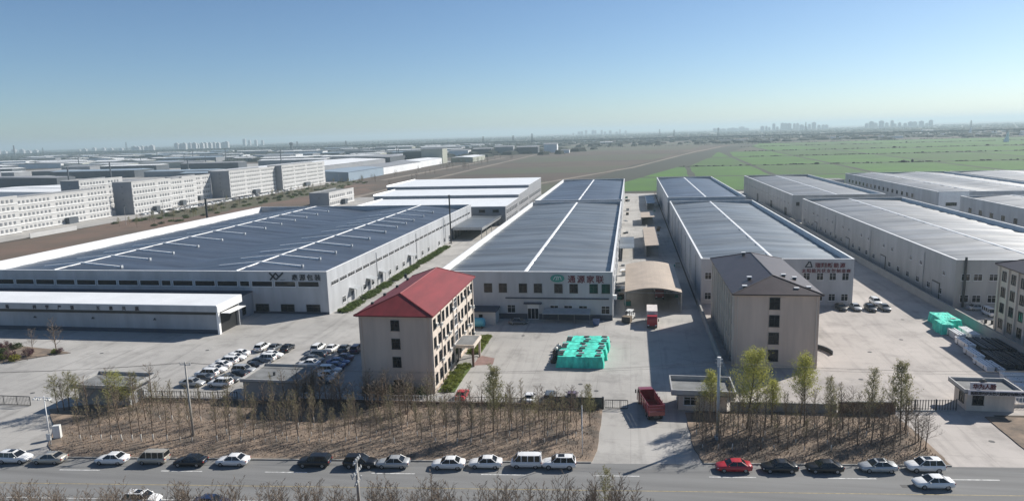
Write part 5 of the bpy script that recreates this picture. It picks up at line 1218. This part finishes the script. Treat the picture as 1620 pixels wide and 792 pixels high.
shrub('yell', 'island_shrub', 'bright yellow green shrub at the near edge of the planting island', -130.5, 120.4, .12, 1.3)
plant('bare1', 'young_tree', 'pale leafless tree at the tip of the planting island', 'tree', -124.9, 125.6, .12, .5, 1.12)
plant('bare2', 'young_tree', 'small leafless tree behind the shrubs of the planting island', 'tree', -131.5, 126.0, .12, 2, .75)
for i in range(5): plant('bare%d' % (i % 4), 'young_tree', 'leafless shrub among the island plants', 'bush', -128-i*4, 121-i*0.6, .12, i, .45, 'bare island shrubs')
# hedge along A's right wall
for i in range(56):
    y = 165+i*1.85
    if any(abs(y-162-q) < 1.9 for q in (15.5, 28.0, 38.5, 67)): continue
    shrub('hedge', 'hedge_shrub', 'clipped green shrub in the hedge along the wide warehouse side wall', -74.4+r.uniform(-.2, .2), y, 0, (1.8, 1.5, r.uniform(.8, 1.1)), 'hedge along the side wall', r.uniform(0, 6))
for i in range(9):
    shrub('dark', 'hedge_shrub', 'dark evergreen shrub at the foot of the red roofed office front', -46+i*1.25+r.uniform(-.2, .2), 109.2+r.uniform(-.4, .4), 0, (.9, .9, r.uniform(1.2, 1.9)), 'shrubs at the office foot', i)
for i in range(26):
    y = 112.5+i*0.55 if i < 24 else 0
    if i >= 24: continue
    shrub('lime', 'border_shrub', 'yellow green shrub in the border along the lit side of the red roofed office', -32.4+r.uniform(-.8, .8), y, .12, (1.0, 1.0, r.uniform(.7, 1.1)), 'office border shrubs', i)
for i in range(20):
    shrub('lime', 'border_shrub', 'yellow green shrub in the border beyond the porch of the red roofed office', -32.4+r.uniform(-.8, .8), 133.6+i*.6, .12, (1.0, 1.0, r.uniform(.7, 1.1)), 'office border shrubs beyond the porch', i)
# undergrowth by the fence: one tangled mass nobody could count
ug = MB(); q = random.Random(9)
for _ in range(9000):
    x = q.uniform(-86, -5); y0 = 103.4+(x+86)*0.042 if x > -57 else 102.4+(x+86)*0.05
    p = Vector((x, y0+q.gauss(0, .55), .12+abs(q.gauss(0, .45)))); a = Vector((q.gauss(0, 1), q.gauss(0, 1), q.gauss(0, 1.2))).normalized()*q.uniform(.1, .35); b_ = a.cross(Vector((0, 0, 1))).normalized()*0.03
    ug.add([p-a-b_, p-a+b_, p+a], [(0, 1, 2)])
o = obj('undergrowth', ug, 'twig'); o['kind'] = 'stuff'; o['label'] = 'brown tangled undergrowth along the factory fence'
# dead leaves and dry grass over the belts
dl = MB(); q = random.Random(10)
for poly, n in ((belt1, 24000), (belt2, 10000)):
    xs2 = [p[0] for p in poly]; ys2 = [p[1] for p in poly]; k = 0
    while k < n:
        x = q.uniform(min(xs2), max(xs2)); y = q.uniform(min(ys2), max(ys2))
        if not inside((x, y), poly): continue
        k += 1; a = q.uniform(0, 6.28); s_ = q.uniform(.05, .17); hgt = q.uniform(.0, .16) if q.random() < .75 else q.uniform(.15, .45)
        dl.add([(x, y, .13), (x+s_*math.cos(a), y+s_*math.sin(a), .13+hgt*.3), (x+s_*.6*math.cos(a+1.2), y+s_*.6*math.sin(a+1.2), .14+hgt)], [(0, 1, 2)])
o = obj('leaf_litter', dl, 'dry_leaf'); o['kind'] = 'stuff'; o['label'] = 'dry leaves and dead grass covering the tree belts'

# ================================================================== poles, wires, person
def pole(name, label, x, y, h, r0, r1, m, arms=(), cat='pole'):
    t = thing(name, label, cat, (x, y, 0)); obj('shaft', MB().tube([(0, 0, 0), (0, 0, h)], [r0, r1], 10), m, t, smooth=True)
    for z_, ln in arms:
        a = B('crossarm', 'galv', t, -ln/2, ln/2, -0.06, 0.06, z_-0.06, z_+0.06)
        for k in (-0.46, 0, 0.46): obj('insulator', MB().tube([(k*ln, 0, z_+.06), (k*ln, 0, z_+.18), (k*ln, 0, z_+.34)], [.05, .09, .04], 8), 'ac_white', a)
    return t
pole('utility_pole', 'concrete utility pole standing in the left tree belt', -67.2, 90.0, 12.1, .20, .13, 'concrete_pole', ((11.7, 1.8),))
p2 = pole('utility_pole', 'tall grey steel pole before the plum roofed office', 12.5, 97.5, 12.3, .24, .20, 'galv', ())
obj('pole_head', MB().cyl((0, 0, 11.2), (0, 0, 12.6), .27, 10), 'ac_white', p2); B('pole_foot', 'galv', p2, -.4, .4, -.4, .4, .1, .5)
for z_ in (12.2, 11.7): B('pole_bracket', 'galv', p2, -.5, .5, -.05, .05, z_, z_+.1)
pole('thin_pole', 'thin pale pole at the right end of the left belt', -6.7, 90.0, 7.6, .07, .05, 'frame_white', ())
pl = pole('camera_pole', 'white surveillance lamp pole by the left driveway', -87.6, 84.6, 8.0, .10, .07, 'frame_white', ())
B('lamp_arm', 'frame_white', pl, -1.6, 1.2, -.04, .04, 7.7, 7.8)
for x in (-1.5, -.7, .6, 1.1): obj('camera_head', MB().box(x-.12, x+.12, -.42, .1, 7.42, 7.68), 'ac_white', pl)
B('control_box', 'ac_white', pl, -.35, .35, -.3, -.1, 1.0, 2.0)
t = thing('control_cabinet', 'white cabinet beside the surveillance pole', 'cabinet', (-88.6, 87.0, 0.0), .4); B('cabinet_body', 'ac_white', t, -.5, .5, -.35, .35, .2, 2.2); B('cabinet_plinth', 'kerb_stone', t, -.55, .55, -.4, .4, 0, .2); B('cabinet_door', 'frame_white', t, -.42, .42, -.38, -.35, .3, 2.1)
np_ = pole('utility_pole', 'near utility pole with transformer fittings rising from the bottom edge', -32.1, 71.2, 7.6, .22, .16, 'concrete_pole', ())
for z_, ln in ((7.3, 1.9), (5.9, 2.2), (4.6, 1.7)):
    a = obj('crossarm', MB().box(-.07, .07, -ln/2, ln/2, z_-.07, z_+.07), 'galv', np_)
    for k in (-.45, -.15, .2, .46): obj('insulator', MB().tube([(.1, k*ln, z_+.05), (.1, k*ln, z_+.2), (.1, k*ln, z_+.48)], [.06, .12, .05], 8), 'ac_white', a)
for s_ in (-.5, .55): obj('fuse_switch', MB().tube([(s_, -.2, 5.1), (s_*1.25, -.35, 5.75)], [.09, .06], 8), 'ac_white', np_)
obj('strut', MB().tube([(0, -.1, 6.2), (.5, -.7, 8.2)], [.09, .07], 8), 'ac_white', np_)
def wire(label, a, b_, sag, r_=.014):
    pts = []
    for i in range(25):
        u = i/24; p = Vector(a).lerp(Vector(b_), u); p.z -= sag*4*u*(1-u); pts.append(p)
    o = obj('power_line', MB().tube(pts, [r_]*25, 3, False), 'dark_metal'); tag(o, label, 'wire', 'power lines')
for k, dz in ((-.8, 0), (0, .0), (.8, 0)):
    wire('thin power line sagging from the concrete pole to the steel pole', (-67.2+k, 90, 12.0), (12.5, 97.5+k*.6, 11.9-abs(k)*.4), 1.5)
    wire('thin power line running left from the concrete pole', (-67.2+k, 90, 12.0), (-150, 82+k, 12.0), 1.6)
    wire('thin power line running right from the steel pole', (12.5, 97.5+k*.6, 11.9-abs(k)*.4), (95, 105+k, 12.0), 1.6)
# person in black inside the fence: one continuous skinned body
def person(label, x, y, rz):
    V = [(0, 0, .95), (0, 0, 1.15), (0, 0, 1.38), (0, .0, 1.5), (0, .02, 1.60), (0, .02, 1.72), (.10, 0, .90), (.12, .03, .5), (.12, -.02, .07), (.13, .14, .03), (-.10, 0, .90), (-.11, -.03, .5), (-.12, -.1, .07), (-.12, .06, .03),
         (.19, 0, 1.40), (.26, -.02, 1.13), (.25, .08, .88), (-.19, 0, 1.40), (-.26, .02, 1.13), (-.25, .1, .88)]
    E_ = [(0, 1), (1, 2), (2, 3), (3, 4), (4, 5), (0, 6), (6, 7), (7, 8), (8, 9), (0, 10), (10, 11), (11, 12), (12, 13), (2, 14), (14, 15), (15, 16), (2, 17), (17, 18), (18, 19)]
    R_ = [.15, .15, .16, .06, .09, .085, .10, .075, .05, .04, .10, .075, .05, .04, .07, .05, .035, .07, .05, .035]
    me = D.meshes.new('person'); me.from_pydata(V, E_, []); o = D.objects.new('tmp_person', me); C.objects.link(o)
    sk = o.modifiers.new('skin', 'SKIN')
    for i, rr_ in enumerate(R_): me.skin_vertices[0].data[i].radius = (rr_, rr_*.8)
    me.skin_vertices[0].data[0].use_root = True
    o.modifiers.new('sub', 'SUBSURF').levels = 1
    m2 = D.meshes.new_from_object(o.evaluated_get(bpy.context.evaluated_depsgraph_get())); D.objects.remove(o)
    m2.materials.clear()
    for n_ in ('cloth_black', 'skin', 'tyre'): m2.materials.append(M[n_])
    for p in m2.polygons:
        c = p.center; p.material_index = 2 if c.z > 1.68 else (1 if c.z > 1.49 or (c.z < .93 and abs(c.x) > .21) else 0); p.use_smooth = True
    o = put('person', m2, None, (x, y, .005), rz); return tag(o, label, 'person')
person('person in black standing inside the middle fence left of the white car', -20.9, 108.2, 2.6)

# ================================================================== far buildings
def dorm(label, X, Y0, Y1, h, floors, sp=2.75, depth=14.0, step=None, wx=1.25):
    t = thing('dormitory_block', label, 'apartment block', (X-depth, Y0, 0)); L = Y1-Y0
    B('wall', 'render_white', t, 0, depth, 0.02, L, 0, h); B('gable', 'gable_grey', t, -0.1, depth-0.05, -0.12, 0.02, 0, h+0.6)
    B('roof', 'roof_felt', t, 0.3, depth-0.3, 0.3, L-0.3, h, h+0.05)
    B('parapet', 'render_white', t, depth-0.3, depth+0.1, 0, L, h, h+0.8); B('parapet', 'gable_grey', t, -0.1, 0.2, 0, L, h, h+0.8)
    fh = h/floors; n = int((L-3)/sp)
    for f_ in range(floors):
        B('floor_band', 'white_trim', t, depth, depth+0.35, 0.3, L-0.3, fh*f_+0.25, fh*f_+0.55)
        for i in range(n):
            if i % 9 == 8: continue
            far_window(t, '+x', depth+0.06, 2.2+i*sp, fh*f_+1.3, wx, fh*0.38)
    for i in range(1, floors): far_window(t, '-y', depth*0.5, -0.12, fh*i+1.0, 1.5, 1.4)
    if step:
        ph = B('penthouse', 'render_white', t, 1, depth-0.6, step[0], step[1], h+0.05, h+3.4)
        for i in range(int((step[1]-step[0]-2)/sp)): far_window(ph, '+x', depth-0.6, step[0]+2+i*sp, h+1.2, wx, 1.5)
    obj('porch', MB().box(depth+0.4, depth+3, L*0.45, L*0.55, 0, 3.6), 'far_dark', t)
    return t
dorm('white block cut off by the left edge of the picture', -326.0, 270, 317, 19.3, 5)
dorm('five storey white block, first whole one from the left edge', -330.5, 320, 389, 17.6, 5)
dorm('near third of the long stepped white block with tall grey gable', -320.5, 397, 436, 20.6, 5)
dorm('middle third of the long stepped white block', -328.5, 436.3, 476, 19.0, 5)
dorm('far third of the long stepped white block', -340.5, 476.3, 513, 19.0, 5)
dorm('six storey white block with wide dark grey gable', -324.8, 515, 589.5, 21.0, 6, depth=16.5)
dorm('six storey white block at the far end of the row', -318.5, 590.2, 681, 21.6, 6)
dorm('white topped block standing behind the first row, grey gable showing', -362, 400, 440, 22.0, 6)
t = dorm('small two storey white block behind the wide warehouse roof', -199.5, 430, 472, 9.0, 2, 3.2, 14, None, 1.6)
for i in range(90):
    y = random.Random(i).uniform(335, 690); x = -282+random.Random(i+500).uniform(-16, 22)-(y-380)*.02
    shrub('dark' if i % 2 else 'hedge', 'scrub_bush', 'low %s green bush on the waste strip %s' % ('dark' if i % 2 else 'mid', 'before the stepped white block' if y < 513 else 'before the six storey white blocks'), x, y, 0, (1.6, 1.6, 1.0), 'bushes on the waste strip', i)
# tiny cars in front of the white blocks
mini = {}
for c_ in ('white', 'grey', 'black', 'silver'):
    q0, q1, q2 = car_meshes('sedan', c_); mini[c_] = (q0, q1, q2)
r = random.Random(55)
for i in range(96):
    y = 394+i*3.05 if i < 60 else 398+(i-60)*5.4
    x = (-312 if i < 60 else -306.5)+r.uniform(-.6, .6)
    if r.random() < .12: continue
    c_ = r.choice(('white', 'white', 'white', 'silver', 'grey', 'black'))
    t = thing('parked_car', 'tiny car parked in the long row before the white blocks', 'car', (x, y, 0.0), r.choice((0, PI)) if i < 60 else PI/2, 'cars before the white blocks')
    for nm, me in zip(('body', 'windows', 'roof'), mini[c_]): put(nm, me, t)
sheet('estate_road', [(-320, 300), (-303.4, 300), (-303.4, 720), (-320, 720)], 0.0, 'concrete')
# street lamps by the estate road
for i, y in enumerate((345, 378, 412, 450, 492, 540, 600, 660)):
    t = thing('street_lamp', 'thin lamp post on the waste ground before the white blocks', 'lamp post', (-292+r.uniform(-3, 12), y, 0), 0, 'lamp posts before the white blocks'); obj('shaft', MB().tube([(0, 0, 0), (0, 0, 10.5)], [.14, .08], 6), 'concrete_pole', t); B('lamp_arm', 'galv', t, 0, 1.6, -.05, .05, 10.4, 10.5)
# scrub trees on the waste strip
for i in range(110):
    y = r.uniform(330, 700); x = -284+(y-380)*-0.02+r.uniform(-14, 20)
    plant('bare%d' % r.randrange(4) if i % 3 else 'olive%d' % (i % 2), 'scrub_tree', 'low %s scrub tree on the waste strip before the %s' % ('bare' if i % 3 else 'olive', 'stepped white block' if y < 513 else 'six storey white blocks'), 'tree', x, y, 0, r.uniform(0, 6), r.uniform(.4, .85), 'scrub before the white blocks')
for i in range(60):
    y = r.uniform(500, 1250); x = -228+r.uniform(-18, 18) if i % 2 else -268+r.uniform(-10, 10)
    plant('bare%d' % r.randrange(4), 'roadside_tree', 'leafless tree lining the straight dirt road in the distance', 'tree', x, y, 0, r.uniform(0, 6), r.uniform(.8, 1.25), 'trees along the dirt road')
# industrial estate
def far_shed(label, x0, x1, y0, y1, h, wallm, roofm, group=None, ridge_x=True):
    t = thing('industrial_shed', label, 'shed', (x0, y0, 0), 0, group); W = x1-x0; L = y1-y0; k = h*0.16
    B('wall', wallm, t, 0, W, 0, L, 0, h)
    if ridge_x: v = [(-.5, -.5, h), (W+.5, -.5, h), (W+.5, L/2, h+k), (-.5, L/2, h+k), (W+.5, L+.5, h), (-.5, L+.5, h)]; f = [(0, 1, 2, 3), (3, 2, 4, 5), (1, 4, 2), (0, 3, 5), (0, 5, 4, 1)]
    else: v = [(-.5, -.5, h), (-.5, L+.5, h), (W/2, L+.5, h+k), (W/2, -.5, h+k), (W+.5, L+.5, h), (W+.5, -.5, h)]; f = [(0, 3, 2, 1), (3, 5, 4, 2), (1, 2, 4), (0, 5, 3), (0, 1, 4, 5)]
    obj('roof', MB().add(v, f), roofm, t); return t
far_shed('long pale blue shed right behind the last white block', -352, -298, 694, 800, 9.5, 'far_blue', 'far_blue', None, False)
far_shed('long white walled shed following the pale blue one', -348, -300, 806, 960, 9.0, 'far_white', 'far_grey', None, False)
far_shed('white walled shed next to the pale green tower', -346, -304, 966, 1088, 9.5, 'far_white', 'far_white', None, False)
far_shed('wide shed with bright white roof behind the long white sheds', -480, -372, 720, 1010, 13, 'far_grey', 'far_white', None, False)
far_shed('dark sided shed behind the long white sheds', -470, -366, 1015, 1110, 15, 'far_dark', 'far_grey', None, False)
t = thing('concrete_tower', 'pale green cream tower block at the end of the long sheds', 'tower', (-340, 1093, 0)); B('wall', 'far_tan', t, 0.1, 36, 0, 30, 0, 24); B('side_wall', 'far_green', t, -32, 0, 2, 26, 0, 21); B('roof', 'far_grey', t, 0, 36.2, -.2, 30.2, 24, 24.6); far_window(t, '-y', 18, 0, 2, 8, 6)
far_shed('low pale shed beyond the pale green tower', -300, -262, 1130, 1230, 8, 'far_tan', 'far_white', None, False)
for i, (x, y, W, L, h, m_) in enumerate(((-345, 1490, 42, 30, 14, 'far_dark'), (-296, 1500, 40, 25, 17, 'far_grey'), (-250, 1510, 48, 25, 15, 'far_dark'), (-195, 1560, 30, 24, 19, 'far_white'), (-395, 1480, 42, 30, 12, 'far_white'), (-150, 1500, 18, 14, 7, 'far_white'))):
    far_shed('grey factory block in the far cluster beyond the pale green tower', x, x+W, y, y+L, h, m_, 'far_grey', 'far factory cluster')
r = random.Random(91)
rows = []
y = 310
while y < 2700:
    x = -380 - max(0, (y-1150)*0.10) - r.uniform(0, 30)
    while x > -0.80*y-420 and len(rows) < 150:
        W = r.uniform(40, 150); L = r.uniform(22, 48)
        if r.random() < .80: rows.append((x-W, x, y+r.uniform(0, 12), L, r.uniform(6.5, 11.5)))
        x -= W+r.uniform(8, 45)
    y += r.uniform(55, 95)*(1+y/1900)
for i, (x0, x1, y, L, h) in enumerate(rows):
    rm_ = r.choice(('far_white', 'far_white', 'far_white', 'far_grey', 'far_dark', 'far_blue', 'far_grey')); wm_ = r.choice(('far_white', 'far_grey', 'far_grey', 'far_dark', 'far_dark', 'far_tan'))
    far_shed('%s roofed %s walled %s industrial shed %s of the hazy left estate' % (rm_[4:], wm_[4:], 'long' if x1-x0 > 100 else 'short', 'in the near part' if y < 700 else ('in the middle' if y < 1400 else 'in the far part')), x0, x1, y, y+L, h, wm_, rm_, 'sheds of the industrial estate', r.random() < .8)
for i in range(16):
    y = r.uniform(500, 2200); x = -420-r.uniform(0, .6*y)
    t = thing('estate_chimney', 'thin dark chimney in the industrial estate', 'chimney', (x, y, 0), 0, 'chimneys of the industrial estate'); obj('shaft', MB().tube([(0, 0, 0), (0, 0, r.uniform(18, 32))], [1.0, .7], 8), 'far_dark', t); B('base', 'far_grey', t, -2, 2, -2, 2, 0, 3)
# hamlets beyond the fields
for i in range(90):
    y = r.uniform(2100, 2750) if i % 3 else r.uniform(2950, 3800); x = r.uniform(-900, 1500)
    hw_, hr_ = r.choice(('far_white', 'far_white', 'far_grey', 'far_red')), r.choice(('far_grey', 'far_red', 'far_white', 'far_dark'))
    far_shed('tiny %s walled %s roofed house %s on the far plain' % (hw_[4:], hr_[4:], 'left of the middle warehouse line' if x < -20 else 'beyond the green fields'), x, x+r.uniform(12, 45), y, y+r.uniform(9, 16), r.uniform(4, 8), hw_, hr_, 'far hamlets')
# railway viaduct
A0 = Vector((-3800, 3640, 0)); A1 = Vector((4200, 1700, 0)); d = A1-A0
t = thing('railway_viaduct', 'dark railway viaduct crossing the whole plain before the horizon', 'viaduct', A0, math.atan2(d.y, d.x))
B('deck', 'far_dark', t, 0, d.length, -5, 5, 10, 13); B('parapet', 'far_dark', t, 0, d.length, -5.3, -5.02, 12, 14.2)
me = MB().box(-1.4, 1.4, -3, 3, 0, 10).mesh('pier', 'far_dark')
for i in range(1, int(d.length/32)): put('pier', me, t, (i*32, 0, 0))
# skyline: (direction X/Y, distance Y, height, width)
r = random.Random(17)
def tower(label, ratio, Y, h, wd, grp):
    t = thing('high_rise', label, 'high-rise', (ratio*Y, Y, 0), 0, grp); B('shaft', 'far_tower', t, -wd/2, wd/2, 0, 18, 0, h); B('crown', 'far_tower', t, -wd*.2, wd*.2, 4, 14, h, h+5)
for ra, rb, n, Y, h0, h1, w0, w1, lb in ((-1.10, -0.98, 9, 4700, 30, 62, 18, 42, 'hazy high-rise in the far left skyline group'), (-0.90, -0.82, 6, 4900, 25, 45, 20, 45, 'hazy high-rise left of the tall mast'), (-0.797, -0.765, 5, 4500, 40, 58, 22, 40, 'hazy high-rise just right of the tall mast'),
        (-0.718, -0.630, 13, 4500, 52, 66, 24, 36, 'high-rise in the dense row of equal towers'), (-0.60, -0.57, 4, 6000, 50, 95, 16, 30, 'hazy high-rise in the small group right of the dense row'),
        (-0.082, -0.008, 12, 8600, 40, 85, 18, 38, 'faint high-rise in the middle of the horizon'), (0.115, 0.158, 8, 7600, 35, 65, 20, 60, 'faint pale high-rise left group at right horizon'), (0.178, 0.262, 17, 6400, 45, 92, 14, 34, 'pale high-rise in the wide group at right horizon'), (0.312, 0.392, 14, 6000, 35, 82, 16, 34, 'pale high-rise in the rightmost skyline group')):
    for i in range(n):
        tower(lb, ra+(rb-ra)*(i+r.uniform(-.25, .25))/max(1, n-1), Y+r.uniform(-250, 250), r.uniform(h0, h1)*.72, r.uniform(w0, w1), lb+' set')
def mast(label, ratio, Y, h, grp=None, wd=5.0):
    t = thing('lattice_mast', label, 'mast', (ratio*Y, Y, 0), 0, grp); q = MB()
    for sx in (-1, 1):
        for sy in (-1, 1): q.tube([(sx*wd, sy*wd, 0), (sx*.8, sy*.8, h)], [.5, .4], 4)
    obj('legs', q, 'far_dark', t); q = MB()
    for k in range(6):
        u = k/6; u2 = (k+1)/6; a = wd*(1-u)+.8*u; b_ = wd*(1-u2)+.8*u2
        for sy in (-1, 1): q.tube([(-a, sy*a, h*u), (b_, sy*b_, h*u2)], [.3, .3], 3); q.tube([(a, sy*a, h*u), (-b_, sy*b_, h*u2)], [.3, .3], 3)
    for z_ in (.75, .88): q.box(-6, 6, -.3, .3, h*z_, h*z_+.8)
    obj('bracing', q, 'far_dark', t)
mast('tall dark mast standing out of the left skyline', -0.808, 3300, 62, None, 6)
for i, (ra, Y, h) in enumerate(((-0.965, 3200, 45), (-0.51, 3300, 40), (-0.43, 3000, 36), (-0.17, 3000, 38), (-0.142, 2700, 44), (-0.215, 2900, 38), (0.04, 3600, 46), (0.06, 3300, 42), (0.12, 3400, 44), (0.235, 3900, 60), (0.44, 3600, 44))):
    mast('small lattice pylon on the far plain', ra, Y, h, 'far pylons')
t = thing('water_tower', 'dark stout tower in the haze above the last white block', 'tower', (-0.52*2600, 2600, 0)); obj('shaft', MB().tube([(0, 0, 0), (0, 0, 26)], [6, 5], 10), 'far_dark', t); obj('tank', MB().tube([(0, 0, 26), (0, 0, 29), (0, 0, 34), (0, 0, 37)], [5, 8, 8, 3], 10), 'far_dark', t)
t = thing('chimney_stack', 'dark chimney stack at the left horizon', 'chimney', (-1.02*3400, 3400, 0)); obj('shaft', MB().tube([(0, 0, 0), (0, 0, 62)], [5, 3.4], 10), 'far_dark', t); obj('rim', MB().tube([(0, 0, 60), (0, 0, 63)], [4.2, 4.2], 10), 'far_grey', t)
# white smoke over the fields
def plume(label, x, y, h, seed):
    q = random.Random(seed); mb = MB()
    for k in range(9):
        u = k/8; c = Vector((x+u*h*.12, y, h*u*.85+1)); rr_ = h*(.22-.17*u)+.4
        rings = []
        for i in range(6):
            ph = PI*i/5; rings.append([(c.x+rr_*math.sin(ph)*math.cos(a)*q.uniform(.8, 1.2)+.01, c.y+rr_*math.sin(ph)*math.sin(a)*q.uniform(.8, 1.2), c.z+rr_*1.1*math.cos(ph)) for a in [j*PI/4 for j in range(8)]])
        mb.loft(rings, False)
    o = obj('smoke_plume', mb, 'smoke', None, smooth=True); tag(o, label, 'smoke')
plume('white smoke plume rising from the far green fields at right', 740, 1530, 21, 3)
plume('smaller white smoke plume farther back at right', 1010, 2300, 24, 4)
# woods and hedgerows on the plain: uncountable at this distance
wd_ = MB(); q = random.Random(23)
def clump(x, y, rx, h):
    n = 5; b0 = [(x+rx*math.cos(2*PI*i/n)*q.uniform(.7, 1.2), y+rx*math.sin(2*PI*i/n)*q.uniform(.7, 1.2), 0) for i in range(n)]
    m1 = [(p[0]*.75+x*.25, p[1]*.75+y*.25, h*q.uniform(.55, .85)) for p in b0]; o_ = len(wd_.v); wd_.v += b0+m1+[(x, y, h)]
    for i in range(n): j = (i+1) % n; wd_.f += [(o_+i, o_+j, o_+n+j, o_+n+i), (o_+n+i, o_+n+j, o_+2*n)]
for _ in range(5200):
    y = 1400+q.random()**1.2*7000; x = q.uniform(-1.25, .75)*y
    if y < 2000 and x > -200: continue
    if y < 2600 and q.random() < .55: continue
    for k in range(q.randrange(1, 5)): clump(x+q.gauss(0, 40)+k*14, y+q.gauss(0, 12), q.uniform(8, 26), q.uniform(4, 11))
for y0, x0, x1 in ((848, 60, 520), (1096, 180, 700), (1340, 210, 1000), (1650, 250, 1200), (1945, -200, 1500)):
    x = x0
    while x < x1:
        clump(x, y0+q.gauss(0, 1.0), q.uniform(1.5, 4.0), q.uniform(.4, 1.6)*(2 if q.random() < .06 else 1))
        x += q.uniform(2, 7)*(3 if q.random() < .1 else 1)
o = obj('far_woods', wd_, 'wood_far'); o['kind'] = 'stuff'; o['label'] = 'dark scattered woods and hedgerows on the hazy plain'

# ================================================================== the air
hz = MB().box(-27000, 27000, -3200, 27000, -1.2, 130)
ho = struct('haze', hz, None, 'stuff')
hm = D.materials.new('haze_air'); hm.use_nodes = True; n = hm.node_tree.nodes; n.remove(n['Principled BSDF'])
pv = n.new('ShaderNodeVolumePrincipled'); pv.inputs['Color'].default_value = (0.70, 0.87, 0.92, 1); pv.inputs['Density'].default_value = 0.00015; pv.inputs['Anisotropy'].default_value = 0.2
hm.node_tree.links.new(pv.outputs[0], n['Material Output'].inputs['Volume']); ho.data.materials.append(hm)
ho['label'] = 'pale blue haze over the whole plain'
